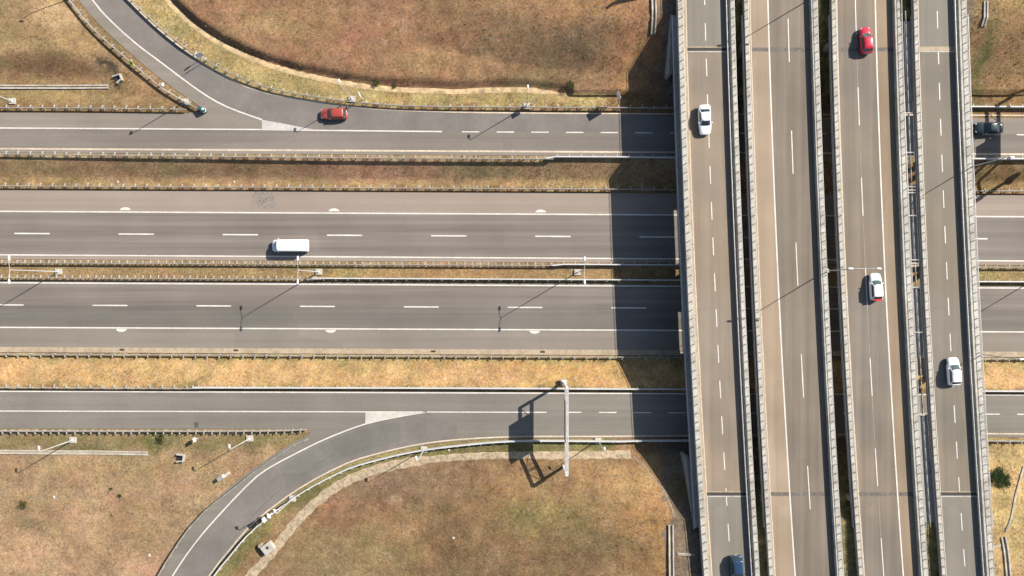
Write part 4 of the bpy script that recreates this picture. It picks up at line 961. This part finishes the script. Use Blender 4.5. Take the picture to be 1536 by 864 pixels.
    for ids in ((1, 2, 3), (8, 9, 10)): pane('side_window', list(ids), .14 if not van else .3, .88, 'glass', .06)
    # roof: crowned skin
    rows = []
    for s_, dz in ((1.0, 0), (.93, .045), (.6, .075), (.0, .085)):
        cx_ = (xr0+xr1)/2; rows.append([Vector((cx_+(v_.x-cx_)*s_, v_.y*s_, zr+dz-.004)) for v_ in ring(xr0, xr1, wr, 0, .06)])
    vs = [v_ for r_ in rows for v_ in r_]; fs = [(k*r_+i, k*r_+(i+1) % k, k*r_+k+(i+1) % k, k*r_+k+i) for r_ in range(3) for i in range(k)]
    MB().add(vs, fs).build('roof', pm, t, smooth=True, local=True)
    if rails:
        for s_ in (-1, 1): MB().tube((xr0+.15, s_*wr*.86, Ht+.03), (xr1-.25, s_*wr*.86, Ht+.03), .025).build('roof_rail', M['rim'], t, local=True)
    wrd = .32 if not van else .35
    for sx in (.62, -.60):
        for s_ in (-1, 1):
            wv = MB().cyl((sx*hl, s_*(hw-.12), wrd), wrd, .22, 20, 'y').build('wheel', M['tyre'], t, local=True)
            MB().cyl((sx*hl, s_*(hw-.005), wrd), wrd*.6, .02, 12, 'y').build('rim', M['rim'], wv, local=True)
    for s_ in (-1, 1):
        wf = .66
        zf = st[-3][3]
        mb = MB(); xx = .93*hl; mb.add([(xx+.05, s_*hw*.46, zf-.02), (xx+.02, s_*hw*.70, zf-.01), (xx-.17, s_*hw*.86, zf+.06), (xx-.19, s_*hw*.70, zf+.11), (xx+.0, s_*hw*.5, zf+.06), (xx+.10, s_*hw*.48, zf-.12), (xx-.04, s_*hw*.80, zf-.10)], [(0, 1, 2, 3, 4), (0, 5, 6, 1), (1, 6, 2)]); mb.build('headlight', M['lamp_clear'], t, local=True)
        MB().box((-hl*.955, s_*hw*.74, st[0][3]-.04), (.16, hw*.30, .17)).build('tail_light', M['lamp_red'], t, local=True, bevel=.03)
        MB().box((xb1-.42, s_*(hw+.07), belt+.06), (.14, .17, .12)).build('mirror', pm, t, local=True, bevel=.03)
    for sx in (-1, 1): MB().box((sx*(hl-.0)-(.01 if sx > 0 else -.01), 0, .5), (.03, .5, .12)).build('number_plate', M['white_plastic'], t, local=True)
    if rails == 'red_rear' or style == 'hatch_red':
        MB().box((-hl*.955, 0, .97), (.30, Wd*.72, .10)).build('rear_reflector', M['lamp_red'], t, local=True)
    return t
OC = 'cars on the overpass decks'
car('parked_car' if 0 else 'car', 'faded red hatchback driving left on the upper slip merge', 'car', 500.5, 170.3, 1.5, 181, 4.25, 1.72, 1.45, 'red_a', group='cars on the side roads')
car('van', 'white van driving left on the upper motorway carriageway', 'van', 435.5, 368.5, 0, 180, 5.75, 1.95, 2.15, 'white_car', 'van')
car('car', 'white sedan heading down the leftmost overpass deck', 'car', 1057.5, 179.5, ZD, -87.5, 4.4, 1.82, 1.45, 'white_car', 'sedan', OC)
car('car', 'bright crimson hatchback heading up the third deck near the top', 'car', 1299.5, 60, ZD, 94, 3.95, 1.72, 1.5, 'red_b', 'hatch', OC, 'glass_pale')
car('car', 'white hatchback with red rear trim under the lamp arms on the third deck', 'car', 1314.5, 430, ZD, 93, 4.0, 1.74, 1.45, 'white_car', 'hatch_red', OC, 'glass_pale')
car('car', 'white hatchback heading up the rightmost deck, crossed by a pole shadow', 'car', 1431.5, 557, ZD, 93.5, 4.1, 1.78, 1.45, 'white_car', 'hatch', OC, 'glass_pale')
car('car', 'steel blue hatchback cut by the bottom edge on the leftmost deck', 'car', 1106, 855.5, ZD, -86.5, 4.3, 1.78, 1.5, 'blue_car', 'hatch', OC)
car('car', 'dark teal sedan half in the gantry shadow right of the overpass', 'car', 1483.5, 191.5, 1.5, 180, 4.4, 1.78, 1.45, 'teal_car', 'sedan', 'cars on the side roads')
